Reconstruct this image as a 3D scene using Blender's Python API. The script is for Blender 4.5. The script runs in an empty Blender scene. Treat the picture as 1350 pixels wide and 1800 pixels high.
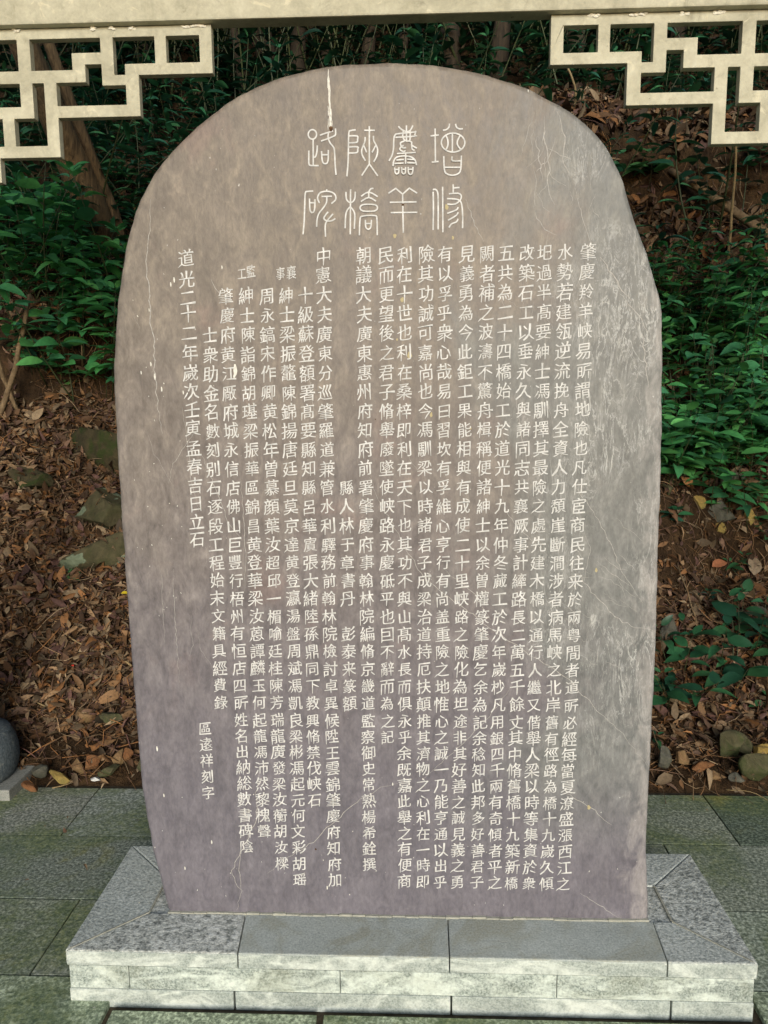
import bpy, bmesh, math, random
import numpy as np
from mathutils import Vector, Matrix, noise as mnoise

random.seed(7)
rng = np.random.default_rng(11)
C = bpy.context.scene.collection
SC = bpy.context.scene

# ------------------------------------------------------------------ camera
CW, CH, FPX, CL = 1350.0, 1800.0, 1320.33, 1.8
YAW, PITCH, ROLL, ZC = -0.03803, -0.13975, -0.00722, 1.45266
fw = np.array([math.sin(YAW) * math.cos(PITCH), math.cos(YAW) * math.cos(PITCH), math.sin(PITCH)])
r0 = np.array([math.cos(YAW), -math.sin(YAW), 0.0])
u0 = np.cross(r0, fw)
rt = r0 * math.cos(ROLL) + u0 * math.sin(ROLL)
up = -r0 * math.sin(ROLL) + u0 * math.cos(ROLL)
CAMP = np.array([0.0, -CL, ZC])
cam = bpy.data.cameras.new('camera')
camo = bpy.data.objects.new('camera', cam)
C.objects.link(camo)
M = Matrix(((rt[0], up[0], -fw[0], CAMP[0]), (rt[1], up[1], -fw[1], CAMP[1]), (rt[2], up[2], -fw[2], CAMP[2]), (0, 0, 0, 1)))
camo.matrix_world = M
cam.sensor_fit = 'VERTICAL'
cam.sensor_height = 36.0
cam.lens = FPX / CH * 36.0
cam.clip_start = 0.05
cam.clip_end = 200
SC.camera = camo

# ------------------------------------------------------------------ light
SUN_EL, SUN_AZ = math.radians(18), math.radians(7)     # azimuth seen from the stone: behind the camera, a little to the right
w = bpy.data.worlds.new('World')
SC.world = w
w.use_nodes = True
nt = w.node_tree
nt.nodes.clear()
sky = nt.nodes.new('ShaderNodeTexSky')
sky.sky_type = 'NISHITA'
sky.sun_disc = False
sky.sun_elevation = SUN_EL
sky.sun_rotation = math.pi - SUN_AZ
sky.air_density = 1.0
sky.dust_density = 1.5
bg = nt.nodes.new('ShaderNodeBackground')
bg.inputs['Strength'].default_value = 0.13
wo = nt.nodes.new('ShaderNodeOutputWorld')
nt.links.new(sky.outputs[0], bg.inputs[0])
nt.links.new(bg.outputs[0], wo.inputs[0])
sl = bpy.data.lights.new('sun', 'SUN')
sl.energy = 2.3
sl.angle = math.radians(24)
sl.color = (1.0, 0.99, 0.97)
so = bpy.data.objects.new('sun', sl)
C.objects.link(so)
sdir = Vector((math.sin(SUN_AZ) * math.cos(SUN_EL), -math.cos(SUN_AZ) * math.cos(SUN_EL), math.sin(SUN_EL)))  # towards the sun
so.rotation_euler = sdir.to_track_quat('Z', 'Y').to_euler()
so.location = sdir * 30
SC.view_settings.view_transform = 'Standard'
SC.view_settings.look = 'None'
SC.view_settings.exposure = 0.1
SC.view_settings.gamma = 1.0

# ------------------------------------------------------------------ helpers
def ray(px, py):
    return fw + (px - CW / 2) / FPX * rt - (py - CH / 2) / FPX * up

def at_y(px, py, Y=0.0):
    d = ray(px, py)
    t = (Y + CL) / d[1]
    p = CAMP + t * d
    return float(p[0]), float(p[2])

def at_z(px, py, Z):
    d = ray(px, py)
    t = (Z - ZC) / d[2]
    p = CAMP + t * d
    return float(p[0]), float(p[1])

def link(name, me, mat=None, parent=None):
    o = bpy.data.objects.new(name, me)
    C.objects.link(o)
    if mat is not None and len(me.materials) == 0:
        me.materials.append(mat)
    if parent is not None:
        o.parent = parent
        # children are modelled in world coordinates: cancel the parent's offset
        o.matrix_parent_inverse = parent_matrix(parent).inverted()
    return o

def parent_matrix(p):
    m = Matrix.Translation(p.location) @ p.rotation_euler.to_matrix().to_4x4()
    if p.parent is not None:
        m = parent_matrix(p.parent) @ p.matrix_parent_inverse @ m
    return m

def tag(o, label, cat, group=None, kind=None):
    if label: o['label'] = label
    if cat: o['category'] = cat
    if group: o['group'] = group
    if kind: o['kind'] = kind
    return o

def empty(name, loc, label, cat, group=None):
    o = bpy.data.objects.new(name, None)
    C.objects.link(o)
    o.location = loc
    o.empty_display_size = 0.1
    return tag(o, label, cat, group)

def mesh_np(name, v, tris, tint=None, smooth=True):
    me = bpy.data.meshes.new(name)
    v = np.asarray(v, np.float32).reshape(-1, 3)
    t = np.asarray(tris, np.int32).reshape(-1, 3)
    me.vertices.add(len(v)); me.vertices.foreach_set('co', v.ravel())
    me.loops.add(len(t) * 3); me.loops.foreach_set('vertex_index', t.ravel())
    me.polygons.add(len(t))
    me.polygons.foreach_set('loop_start', np.arange(0, len(t) * 3, 3, dtype=np.int32))
    me.polygons.foreach_set('use_smooth', np.full(len(t), smooth, bool))
    me.update(calc_edges=True)
    if tint is not None:
        a = me.attributes.new('tint', 'FLOAT_COLOR', 'POINT')
        c = np.ones((len(v), 4), np.float32); c[:, :3] = tint
        a.data.foreach_set('color', c.ravel())
    me.validate()
    return me

class MB:
    """collects simple solids into one mesh"""
    def __init__(s): s.bm = bmesh.new()
    def box(s, x0, x1, y0, y1, z0, z1, bev=0.0, seg=2):
        r = bmesh.ops.create_cube(s.bm, size=1.0)
        vs = r['verts']
        bmesh.ops.scale(s.bm, vec=(x1 - x0, y1 - y0, z1 - z0), verts=vs)
        bmesh.ops.translate(s.bm, vec=((x0 + x1) / 2, (y0 + y1) / 2, (z0 + z1) / 2), verts=vs)
        if bev > 0:
            es = list({e for v in vs for e in v.link_edges})
            bmesh.ops.bevel(s.bm, geom=es, offset=bev, segments=seg, profile=0.6, affect='EDGES')
    def prism(s, pts, z0, z1, bev=0.0):
        """vertical prism over a ground polygon"""
        b = [s.bm.verts.new((p[0], p[1], z0)) for p in pts]
        t = [s.bm.verts.new((p[0], p[1], z1)) for p in pts]
        n = len(pts)
        fs = [s.bm.faces.new(t), s.bm.faces.new(b[::-1])]
        for i in range(n):
            fs.append(s.bm.faces.new((b[i], b[(i + 1) % n], t[(i + 1) % n], t[i])))
        bmesh.ops.recalc_face_normals(s.bm, faces=fs)
        if bev > 0:
            es = list({e for f in fs for e in f.edges})
            bmesh.ops.bevel(s.bm, geom=es, offset=bev, segments=2, profile=0.6, affect='EDGES')
    def lathe(s, prof, cx, cy, n=40):
        rings = []
        for r, z in prof:
            rings.append([s.bm.verts.new((cx + r * math.cos(2 * math.pi * k / n), cy + r * math.sin(2 * math.pi * k / n), z)) for k in range(n)])
        for a, b in zip(rings, rings[1:]):
            for k in range(n):
                s.bm.faces.new((a[k], a[(k + 1) % n], b[(k + 1) % n], b[k]))
        s.bm.faces.new(rings[0][::-1]); s.bm.faces.new(rings[-1])
    def build(s, name, mat, parent=None, smooth=False):
        me = bpy.data.meshes.new(name)
        s.bm.to_mesh(me); s.bm.free()
        if smooth:
            me.polygons.foreach_set('use_smooth', np.ones(len(me.polygons), bool))
        return link(name, me, mat, parent)

def tube_np(pts, rad, n=6, twist=0.0, rough=0.0):
    """tapered tube through points -> verts, tris"""
    pts = [Vector(p) for p in pts]
    V, T = [], []
    prev = None
    for i, p in enumerate(pts):
        d = (pts[min(i + 1, len(pts) - 1)] - pts[max(i - 1, 0)]).normalized()
        if prev is None:
            a = d.orthogonal().normalized()
        else:
            a = (prev - d * prev.dot(d)).normalized()
        prev = a
        b = d.cross(a)
        r = rad[i] if hasattr(rad, '__len__') else rad
        for k in range(n):
            t = 2 * math.pi * k / n
            rr = r * (1 + rough * math.sin(3.1 * k + i * 1.7))
            V.append(p + a * (rr * math.cos(t)) + b * (rr * math.sin(t)))
    for i in range(len(pts) - 1):
        for k in range(n):
            q = [i * n + k, i * n + (k + 1) % n, (i + 1) * n + (k + 1) % n, (i + 1) * n + k]
            T += [(q[0], q[1], q[2]), (q[0], q[2], q[3])]
    for base, rev in ((0, True), ((len(pts) - 1) * n, False)):
        for k in range(1, n - 1):
            tr = (base, base + k, base + k + 1)
            T.append(tr[::-1] if rev else tr)
    return [tuple(v) for v in V], T

class Soup:
    """many small pieces in one mesh, with a colour of their own"""
    def __init__(s): s.v, s.t, s.c, s.n = [], [], [], 0
    def add(s, v, t, c):
        v = np.asarray(v, np.float32).reshape(-1, 3)
        s.v.append(v); s.t.append(np.asarray(t, np.int32).reshape(-1, 3) + s.n)
        c = np.asarray(c, np.float32)
        s.c.append(np.broadcast_to(c, v.shape) if c.ndim == 1 else c)
        s.n += len(v)
    def build(s, name, mat, parent=None, smooth=True):
        me = mesh_np(name, np.concatenate(s.v), np.concatenate(s.t), np.concatenate(s.c), smooth)
        return link(name, me, mat, parent)

# ------------------------------------------------------------------ materials
def new_mat(name):
    m = bpy.data.materials.new(name)
    m.use_nodes = True
    t = m.node_tree
    b = t.nodes['Principled BSDF']
    return m, t, b

class NT:
    def __init__(s, t):
        s.t = t
        tc = t.nodes.new('ShaderNodeTexCoord')
        s.obj = tc.outputs['Object']
    def L(s, a, b): s.t.links.new(a, b)
    def mapping(s, scale=(1, 1, 1), loc=(0, 0, 0), rot=(0, 0, 0), src=None):
        n = s.t.nodes.new('ShaderNodeMapping')
        n.inputs['Scale'].default_value = scale
        n.inputs['Location'].default_value = loc
        n.inputs['Rotation'].default_value = rot
        s.L(src or s.obj, n.inputs['Vector'])
        return n.outputs[0]
    def noise(s, scale, detail=4, rough=0.55, dist=0.0, vec=None):
        n = s.t.nodes.new('ShaderNodeTexNoise')
        n.inputs['Scale'].default_value = scale
        n.inputs['Detail'].default_value = detail
        n.inputs['Roughness'].default_value = rough
        n.inputs['Distortion'].default_value = dist
        s.L(vec or s.obj, n.inputs['Vector'])
        return n.outputs['Fac']
    def ramp(s, fac, stops):
        n = s.t.nodes.new('ShaderNodeValToRGB')
        e = n.color_ramp.elements
        while len(e) < len(stops): e.new(0.5)
        for el, (p, c) in zip(e, stops):
            el.position = p
            el.color = (c[0], c[1], c[2], 1) if hasattr(c, '__len__') else (c, c, c, 1)
        s.L(fac, n.inputs[0])
        return n.outputs[0]
    def mix(s, fac, a, b, mode='MIX'):
        n = s.t.nodes.new('ShaderNodeMix')
        n.data_type = 'RGBA'; n.blend_type = mode
        for val, i in ((fac, 0), (a, 6), (b, 7)):
            if hasattr(val, 'is_linked'): s.L(val, n.inputs[i])
            elif i == 0: n.inputs[0].default_value = val
            else: n.inputs[i].default_value = (val[0], val[1], val[2], 1)
        return n.outputs[2]
    def math(s, op, a, b=0.0, clamp=False):
        n = s.t.nodes.new('ShaderNodeMath'); n.operation = op; n.use_clamp = clamp
        for val, i in ((a, 0), (b, 1)):
            if hasattr(val, 'is_linked'): s.L(val, n.inputs[i])
            else: n.inputs[i].default_value = val
        return n.outputs[0]
    def sep(s, vec=None):
        n = s.t.nodes.new('ShaderNodeSeparateXYZ'); s.L(vec or s.obj, n.inputs[0])
        return n.outputs
    def bump(s, b, h, strength=0.3, dist=0.01, chain=None):
        n = s.t.nodes.new('ShaderNodeBump')
        n.inputs['Strength'].default_value = strength
        n.inputs['Distance'].default_value = dist
        s.L(h, n.inputs['Height'])
        if chain: s.L(chain, n.inputs['Normal'])
        s.L(n.outputs[0], b.inputs['Normal'])
        return n.outputs[0]
    def rng(s, v, a, b, c=0.0, d=1.0):
        n = s.t.nodes.new('ShaderNodeMapRange'); n.interpolation_type = 'SMOOTHSTEP'
        s.L(v, n.inputs[0])
        for i, x in zip((1, 2, 3, 4), (a, b, c, d)): n.inputs[i].default_value = x
        return n.outputs[0]

def mat_stele():
    m, t, b = new_mat('purple_slate')
    n = NT(t)
    x, y, z = n.sep()
    # vertical mottling of the quarried slab
    big = n.noise(3.2, 5, 0.6, 0.6, n.mapping((1.6, 1, 0.7)))
    mid = n.noise(19, 6, 0.62, 0.8, n.mapping((1.5, 1, 0.75)))
    fine = n.noise(95, 5, 0.7, 0.4, n.mapping((1.3, 1, 0.6)))
    col = n.ramp(mid, [(0.30, (0.118, 0.103, 0.101)), (0.5, (0.173, 0.152, 0.146)), (0.70, (0.241, 0.214, 0.199))])
    # warm upper half, cooler foot: cast of the light put into the colour
    top = n.rng(n.math('ADD', z, n.math('MULTIPLY', n.math('SUBTRACT', big, 0.5), 0.9)), 0.75, 1.95)
    col = n.mix(n.math('MULTIPLY', top, 0.8), col, n.ramp(mid, [(0.28, (0.145, 0.119, 0.090)), (0.5, (0.204, 0.170, 0.129)), (0.72, (0.287, 0.241, 0.179))]))
    foot = n.rng(z, 1.25, 0.35)
    col = n.mix(n.math('MULTIPLY', foot, 0.9), col, n.ramp(mid, [(0.3, (0.128, 0.119, 0.138)), (0.7, (0.172, 0.160, 0.180))]))
    # reddish clouds
    red = n.rng(n.noise(7, 4, 0.6, 0.5, n.mapping((1, 1, 0.8), (4, 2, 7))), 0.55, 0.72)
    col = n.mix(n.math('MULTIPLY', n.math('MULTIPLY', red, n.rng(z, 0.5, 1.1)), 0.3), col, (0.276, 0.181, 0.154))
    # grey green seam on the right half
    seam = n.math('ADD', x, n.math('MULTIPLY', n.math('SUBTRACT', n.noise(2.6, 5, 0.6, 1.0, n.mapping((1, 1, 0.6), (9, 0, 1))), 0.5), 1.1))
    green = n.math('MULTIPLY', n.rng(seam, 0.12, 0.42), n.rng(z, 0.25, 0.6))
    col = n.mix(n.math('MULTIPLY', green, 0.8), col, n.ramp(mid, [(0.28, (0.127, 0.135, 0.126)), (0.5, (0.180, 0.186, 0.173)), (0.72, (0.267, 0.270, 0.247))]))
    # pale calcite veins: ridges of a stretched noise, mostly in the seam, running down to the right
    rot = n.mapping((2.6, 1, 0.8), (0, 0, 0), (0, math.radians(-24), 0))
    v1 = n.noise(5.0, 7, 0.62, 1.4, rot)
    ridge = n.rng(n.math('ABSOLUTE', n.math('SUBTRACT', v1, 0.5)), 0.014, 0.0)
    rot2 = n.mapping((2.9, 1, 0.55), (3, 1, 2), (0, math.radians(-14), 0))
    v2 = n.noise(9.0, 7, 0.66, 1.8, rot2)
    ridge2 = n.rng(n.math('ABSOLUTE', n.math('SUBTRACT', v2, 0.5)), 0.016, 0.0)
    gate = n.math('MULTIPLY', n.rng(n.math('ADD', x, n.math('MULTIPLY', n.math('SUBTRACT', n.noise(4, 3, 0.5), 0.5), 0.5)), 0.22, 0.5), n.rng(z, 0.45, 0.85))
    gate = n.math('MULTIPLY', gate, n.rng(n.noise(5, 3, 0.5, 0, n.mapping((1, 1, 1), (5, 5, 5))), 0.34, 0.56))
    blot = n.noise(8, 6, 0.68, 1.2, n.mapping((1.4, 1, 0.8), (3, 7, 2)))
    col = n.mix(0.36, col, n.ramp(blot, [(0.34, 0.33), (0.5, 0.5), (0.66, 0.68)]), 'OVERLAY')
    veins = n.math('MULTIPLY', n.math('MAXIMUM', ridge, n.math('MULTIPLY', ridge2, 0.8)), gate)
    col = n.mix(n.math('MULTIPLY', veins, 0.8), col, (0.52, 0.515, 0.48))
    # scuffed pale patches in the lower right
    sc = n.math('MULTIPLY', n.rng(n.noise(30, 6, 0.7, 1.5, rot), 0.54, 0.68), gate)
    col = n.mix(n.math('MULTIPLY', sc, 0.6), col, (0.41, 0.41, 0.395))
    # paler tone towards the right flank and rim
    edge = n.math('MULTIPLY', n.rng(n.math('ADD', x, n.math('MULTIPLY', n.math('SUBTRACT', mid, 0.5), 0.22)), 0.53, 0.62), 0.5)
    col = n.mix(edge, col, (0.42, 0.385, 0.355))
    # fine grain, faint vertical streaks, specks
    col = n.mix(0.42, col, n.ramp(fine, [(0.3, 0.26), (0.5, 0.5), (0.7, 0.74)]), 'OVERLAY')
    streak = n.noise(26, 4, 0.6, 0.2, n.mapping((2.4, 1, 0.16)))
    col = n.mix(0.18, col, n.ramp(streak, [(0.3, 0.36), (0.7, 0.64)]), 'OVERLAY')
    spk = n.rng(n.noise(120, 2, 0.5, 0, n.mapping((1, 1, 0.7), (1, 3, 9))), 0.735, 0.765)
    col = n.mix(n.math('MULTIPLY', spk, 0.7), col, (0.6, 0.58, 0.54))
    b.inputs['Roughness'].default_value = 0.55
    b.inputs['Specular IOR Level'].default_value = 0.35
    n.L(col, b.inputs['Base Color'])
    n.L(n.ramp(mid, [(0.3, 0.42), (0.7, 0.62)]), b.inputs['Roughness'])
    h = n.math('ADD', n.math('MULTIPLY', fine, 0.5), n.math('MULTIPLY', mid, 1.0))
    n.bump(b, h, 0.18, 0.004)
    return m

def mat_granite(name, dark, light, grain=170, bump=0.5, stain=None, stain_amt=0.5, moss=0.0, sscale=6, slo=0.45, shi=0.65):
    m, t, b = new_mat(name)
    n = NT(t)
    g = n.noise(grain, 3, 0.7)
    g2 = n.noise(grain * 0.42, 4, 0.7, 0, n.mapping((1, 1, 1), (3, 3, 3)))
    big = n.noise(5, 5, 0.6, 0.6)
    mixg = n.math('ADD', n.math('MULTIPLY', g, 0.75), n.math('MULTIPLY', g2, 0.25))
    col = n.ramp(mixg, [(0.38, dark), (0.5, [(a + c) / 2 for a, c in zip(dark, light)]), (0.62, light)])
    col = n.mix(0.45, col, n.ramp(big, [(0.3, 0.34), (0.7, 0.66)]), 'OVERLAY')
    if stain:
        s = n.rng(n.noise(sscale, 6, 0.65, 1.2, n.mapping((1, 1, 2.2), (7, 1, 2))), slo, shi)
        s = n.math('MULTIPLY', s, n.rng(g2, 0.3, 0.6, 0.55, 1.0))
        col = n.mix(n.math('MULTIPLY', s, stain_amt), col, stain)
    dk = n.rng(n.noise(4.5, 5, 0.6, 0.8, n.mapping((1, 1.3, 1), (2, 8, 1))), 0.58, 0.74)
    col = n.mix(n.math('MULTIPLY', dk, 0.3), col, [c * 0.7 for c in dark])
    if moss > 0:
        ms = n.rng(n.noise(3.2, 6, 0.7, 0.8, n.mapping((1, 1, 1), (11, 4, 0))), 0.48, 0.66)
        col = n.mix(n.math('MULTIPLY', ms, moss), col, n.mix(n.noise(40, 3), (0.10, 0.11, 0.045), (0.22, 0.21, 0.10)))
    n.L(col, b.inputs['Base Color'])
    b.inputs['Roughness'].default_value = 0.85
    b.inputs['Specular IOR Level'].default_value = 0.25
    n.bump(b, mixg, bump, 0.006)
    return m

def mat_paving():
    m, t, b = new_mat('mossy_paving_stone')
    n = NT(t)
    at = t.nodes.new('ShaderNodeAttribute'); at.attribute_name = 'tint'
    g = n.noise(105, 4, 0.7)
    mid = n.noise(14, 6, 0.65, 0.5)
    col = n.ramp(g, [(0.38, (0.115, 0.130, 0.100)), (0.5, (0.235, 0.255, 0.200)), (0.64, (0.52, 0.54, 0.44))])
    col = n.mix(1.0, col, at.outputs['Color'], 'MULTIPLY')
    moss = n.rng(n.noise(2.6, 7, 0.68, 0.7), 0.42, 0.62)
    mc = n.ramp(n.noise(70, 4, 0.7), [(0.36, (0.050, 0.085, 0.034)), (0.5, (0.125, 0.170, 0.066)), (0.64, (0.27, 0.30, 0.12))])
    col = n.mix(n.math('MULTIPLY', moss, 0.72), col, mc)
    yel = n.rng(n.noise(3.1, 5, 0.6, 0.6, n.mapping((1, 1, 1), (6, 3, 2))), 0.58, 0.72)
    col = n.mix(n.math('MULTIPLY', yel, 0.75), col, n.ramp(g, [(0.36, (0.13, 0.13, 0.03)), (0.64, (0.34, 0.33, 0.09))]))
    damp = n.rng(n.noise(1.9, 5, 0.6, 0.5, n.mapping((1, 1, 1), (1, 9, 5))), 0.5, 0.68)
    col = n.mix(n.math('MULTIPLY', damp, 0.55), col, (0.052, 0.092, 0.068))
    spk = n.rng(n.noise(75, 2, 0.5, 0, n.mapping((1, 1, 1), (3, 1, 4))), 0.735, 0.76)
    col = n.mix(n.math('MULTIPLY', spk, 0.6), col, (0.5, 0.5, 0.42))
    n.L(col, b.inputs['Base Color'])
    b.inputs['Roughness'].default_value = 0.85
    b.inputs['Specular IOR Level'].default_value = 0.25
    h = n.math('ADD', n.math('MULTIPLY', g, 0.5), n.math('MULTIPLY', mid, 1.2))
    n.bump(b, h, 0.55, 0.006)
    return m

def mat_tint(name, rough=0.6, nscale=60, namt=0.4, bump=0.25, spec=0.3, trans=0.0):
    m, t, b = new_mat(name)
    n = NT(t)
    at = t.nodes.new('ShaderNodeAttribute'); at.attribute_name = 'tint'
    f = n.noise(nscale, 4, 0.65)
    col = n.mix(namt, at.outputs['Color'], n.ramp(f, [(0.3, 0.25), (0.7, 0.75)]), 'OVERLAY')
    n.L(col, b.inputs['Base Color'])
    b.inputs['Roughness'].default_value = rough
    b.inputs['Specular IOR Level'].default_value = spec
    if bump: n.bump(b, f, bump, 0.004)
    if trans > 0:
        out = t.nodes['Material Output']
        tr = t.nodes.new('ShaderNodeBsdfTranslucent'); n.L(col, tr.inputs['Color'])
        ms = t.nodes.new('ShaderNodeMixShader'); ms.inputs[0].default_value = trans
        n.L(b.outputs[0], ms.inputs[1]); n.L(tr.outputs[0], ms.inputs[2])
        n.L(ms.outputs[0], out.inputs['Surface'])
    return m

def mat_soil():
    m, t, b = new_mat('red_brown_soil')
    n = NT(t)
    a = n.noise(5, 6, 0.65, 0.6)
    f = n.noise(45, 6, 0.7, 0.4, n.mapping((1, 1, 0.6)))
    col = n.ramp(a, [(0.3, (0.022, 0.014, 0.008)), (0.5, (0.048, 0.029, 0.015)), (0.72, (0.092, 0.055, 0.025))])
    col = n.mix(0.75, col, n.ramp(f, [(0.3, 0.2), (0.7, 0.8)]), 'OVERLAY')
    n.L(col, b.inputs['Base Color'])
    b.inputs['Roughness'].default_value = 0.95
    b.inputs['Specular IOR Level'].default_value = 0.1
    n.bump(b, n.math('ADD', f, n.math('MULTIPLY', a, 2.0)), 0.9, 0.03)
    return m

def mat_rock(name, c0, c1, moss, moss_amt, lichen=0.0):
    m, t, b = new_mat(name)
    n = NT(t)
    f = n.noise(22, 7, 0.7, 0.5)
    col = n.ramp(f, [(0.3, c0), (0.7, c1)])
    ms = n.rng(n.noise(9, 5, 0.65, 0.8), 0.44, 0.62)
    col = n.mix(n.math('MULTIPLY', ms, moss_amt), col, moss)
    if lichen > 0:
        li = n.rng(n.noise(6.5, 4, 0.5, 0.6, n.mapping((1, 1, 1), (2.3, 5.1, 1.7))), 0.56, 0.585)
        col = n.mix(n.math('MULTIPLY', li, lichen), col, n.ramp(f, [(0.3, (0.105, 0.135, 0.085)), (0.7, (0.22, 0.26, 0.17))]))
    n.L(col, b.inputs['Base Color'])
    b.inputs['Roughness'].default_value = 0.9
    b.inputs['Specular IOR Level'].default_value = 0.2
    n.bump(b, f, 0.7, 0.015)
    return m

def mat_concrete():
    m, t, b = new_mat('cream_limewashed_concrete')
    n = NT(t)
    a = n.noise(6, 6, 0.65, 0.8)
    f = n.noise(60, 5, 0.7)
    col = n.ramp(a, [(0.28, (0.36, 0.34, 0.245)), (0.5, (0.50, 0.475, 0.35)), (0.72, (0.62, 0.59, 0.445))])
    st = n.rng(n.noise(12, 6, 0.7, 1.6, n.mapping((1, 1, 0.4), (2, 1, 3))), 0.6, 0.72)
    col = n.mix(n.math('MULTIPLY', st, 0.4), col, (0.26, 0.22, 0.14))
    dirt = n.rng(n.noise(38, 3, 0.6, 0.5, n.mapping((1, 1, 1), (8, 1, 5))), 0.73, 0.79)
    col = n.mix(n.math('MULTIPLY', dirt, 0.75), col, (0.10, 0.07, 0.035))
    grim = n.rng(n.noise(9, 7, 0.72, 2.0, n.mapping((1, 1, 1), (4, 4, 9))), 0.56, 0.72)
    col = n.mix(n.math('MULTIPLY', grim, 0.55), col, (0.27, 0.245, 0.175))
    pale = n.rng(n.noise(16, 5, 0.6, 1.0, n.mapping((1, 1, 1), (1, 6, 2))), 0.6, 0.7)
    col = n.mix(n.math('MULTIPLY', pale, 0.5), col, (0.78, 0.72, 0.52))
    col = n.mix(0.3, col, n.ramp(f, [(0.3, 0.3), (0.7, 0.7)]), 'OVERLAY')
    n.L(col, b.inputs['Base Color'])
    b.inputs['Roughness'].default_value = 0.8
    b.inputs['Specular IOR Level'].default_value = 0.25
    n.bump(b, n.math('ADD', f, a), 0.3, 0.005)
    return m

def mat_plain(name, col, col2, rough=0.8, scale=40, bump=0.3, mp=(1, 1, 1)):
    m, t, b = new_mat(name)
    n = NT(t)
    f = n.noise(scale, 5, 0.65, 0.4, n.mapping(mp))
    n.L(n.ramp(f, [(0.3, col), (0.7, col2)]), b.inputs['Base Color'])
    b.inputs['Roughness'].default_value = rough
    b.inputs['Specular IOR Level'].default_value = 0.25
    if bump: n.bump(b, f, bump, 0.01)
    return m

M_STELE = mat_stele()
M_PAINT = mat_plain('white_lettering_paint', (0.46, 0.455, 0.425), (0.78, 0.77, 0.735), 0.7, 55, 0.1)
M_VEIN = mat_plain('pale_calcite', (0.26, 0.24, 0.215), (0.54, 0.52, 0.475), 0.7, 120, 0.0)
M_CRACKW = mat_plain('white_lime_run', (0.55, 0.53, 0.46), (0.85, 0.83, 0.74), 0.7, 160, 0.0)
M_RUST = mat_plain('brown_rust_spot', (0.05, 0.028, 0.015), (0.14, 0.07, 0.03), 0.8, 150, 0.0)
M_DROP = mat_plain('yellow_dried_spot', (0.36, 0.30, 0.16), (0.52, 0.44, 0.25), 0.7, 150, 0.0)
M_CAPR = mat_granite('bush_hammered_granite', (0.19, 0.205, 0.185), (0.72, 0.74, 0.67), 88, 1.0)
M_CAPS = mat_granite('smooth_grey_granite', (0.33, 0.365, 0.335), (0.53, 0.565, 0.515), 190, 0.35, (0.24, 0.21, 0.10), 0.4)
M_CAPM = mat_granite('fine_punched_granite', (0.26, 0.285, 0.26), (0.64, 0.67, 0.61), 130, 0.6)
M_EDGE = mat_granite('lime_streaked_granite', (0.23, 0.265, 0.235), (0.45, 0.49, 0.445), 220, 0.25, (0.72, 0.76, 0.68), 0.8)
M_COURSE = mat_granite('lime_bloomed_granite', (0.13, 0.16, 0.14), (0.50, 0.55, 0.49), 170, 0.5, (0.72, 0.78, 0.69), 0.85, 0.25, 7, 0.40, 0.62)
M_PAVE = mat_paving()
M_SOIL = mat_soil()
M_CONC = mat_concrete()
M_LITTER = mat_tint('dry_leaf', 0.7, 90, 0.5, 0.3, 0.25)
M_LEAF = mat_tint('green_leaf', 0.42, 45, 0.35, 0.15, 0.4, 0.18)
M_BARK = mat_plain('ridged_brown_bark', (0.035, 0.023, 0.012), (0.19, 0.125, 0.062), 0.9, 30, 1.0, (1.8, 1.8, 0.22))
M_BARKG = mat_plain('grey_brown_bark', (0.016, 0.013, 0.009), (0.060, 0.044, 0.027), 0.9, 30, 0.8, (1.5, 1.5, 0.3))
M_STICK = mat_plain('dead_branch_wood', (0.085, 0.055, 0.028), (0.25, 0.175, 0.095), 0.85, 35, 0.5)
M_CANE = mat_plain('straw_cane', (0.20, 0.14, 0.065), (0.36, 0.26, 0.13), 0.7, 50, 0.2)
M_PLINTH = mat_granite('blue_grey_plinth_stone', (0.055, 0.072, 0.080), (0.135, 0.160, 0.168), 110, 0.7, (0.30, 0.31, 0.28), 0.5, 0.0, 9, 0.56, 0.68)
M_PLEDGE = mat_granite('pale_plinth_stone', (0.20, 0.21, 0.19), (0.36, 0.36, 0.32), 180, 0.3)
M_ROOF = mat_plain('grey_roof_tile', (0.07, 0.07, 0.065), (0.13, 0.13, 0.12), 0.85, 20, 0.3)
M_MORTAR = mat_plain('pale_mortar', (0.30, 0.30, 0.24), (0.46, 0.45, 0.37), 0.9, 60, 0.3)
M_GROUND = mat_plain('bare_earth', (0.035, 0.028, 0.018), (0.10, 0.080, 0.052), 0.95, 40, 0.5)

# ------------------------------------------------------------------ terrain
LP = [(0.90, -0.06), (0.98, 0.02), (1.2, 0.16), (1.8, 0.64), (2.3, 1.02), (2.9, 1.50), (3.06, 2.05), (3.9, 2.62), (5.0, 3.45), (6.5, 4.7), (8.0, 6.0), (12, 9.6), (18, 13)]
RP = [(0.90, -0.06), (0.98, 0.02), (1.3, 0.14), (1.9, 0.58), (2.12, 1.05), (2.7, 1.22), (3.6, 2.32), (4.2, 2.95), (4.34, 3.48), (5.5, 4.25), (7.0, 5.45), (12, 9.6), (18, 13)]
LPx, LPz = np.array(LP).T
RPx, RPz = np.array(RP).T
BUMPS = [(rng.uniform(-4, 4), rng.uniform(1, 8), rng.uniform(0.25, 0.7), rng.uniform(-0.12, 0.14)) for _ in range(70)]
PH = rng.uniform(0, 6.28, 24)

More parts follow.
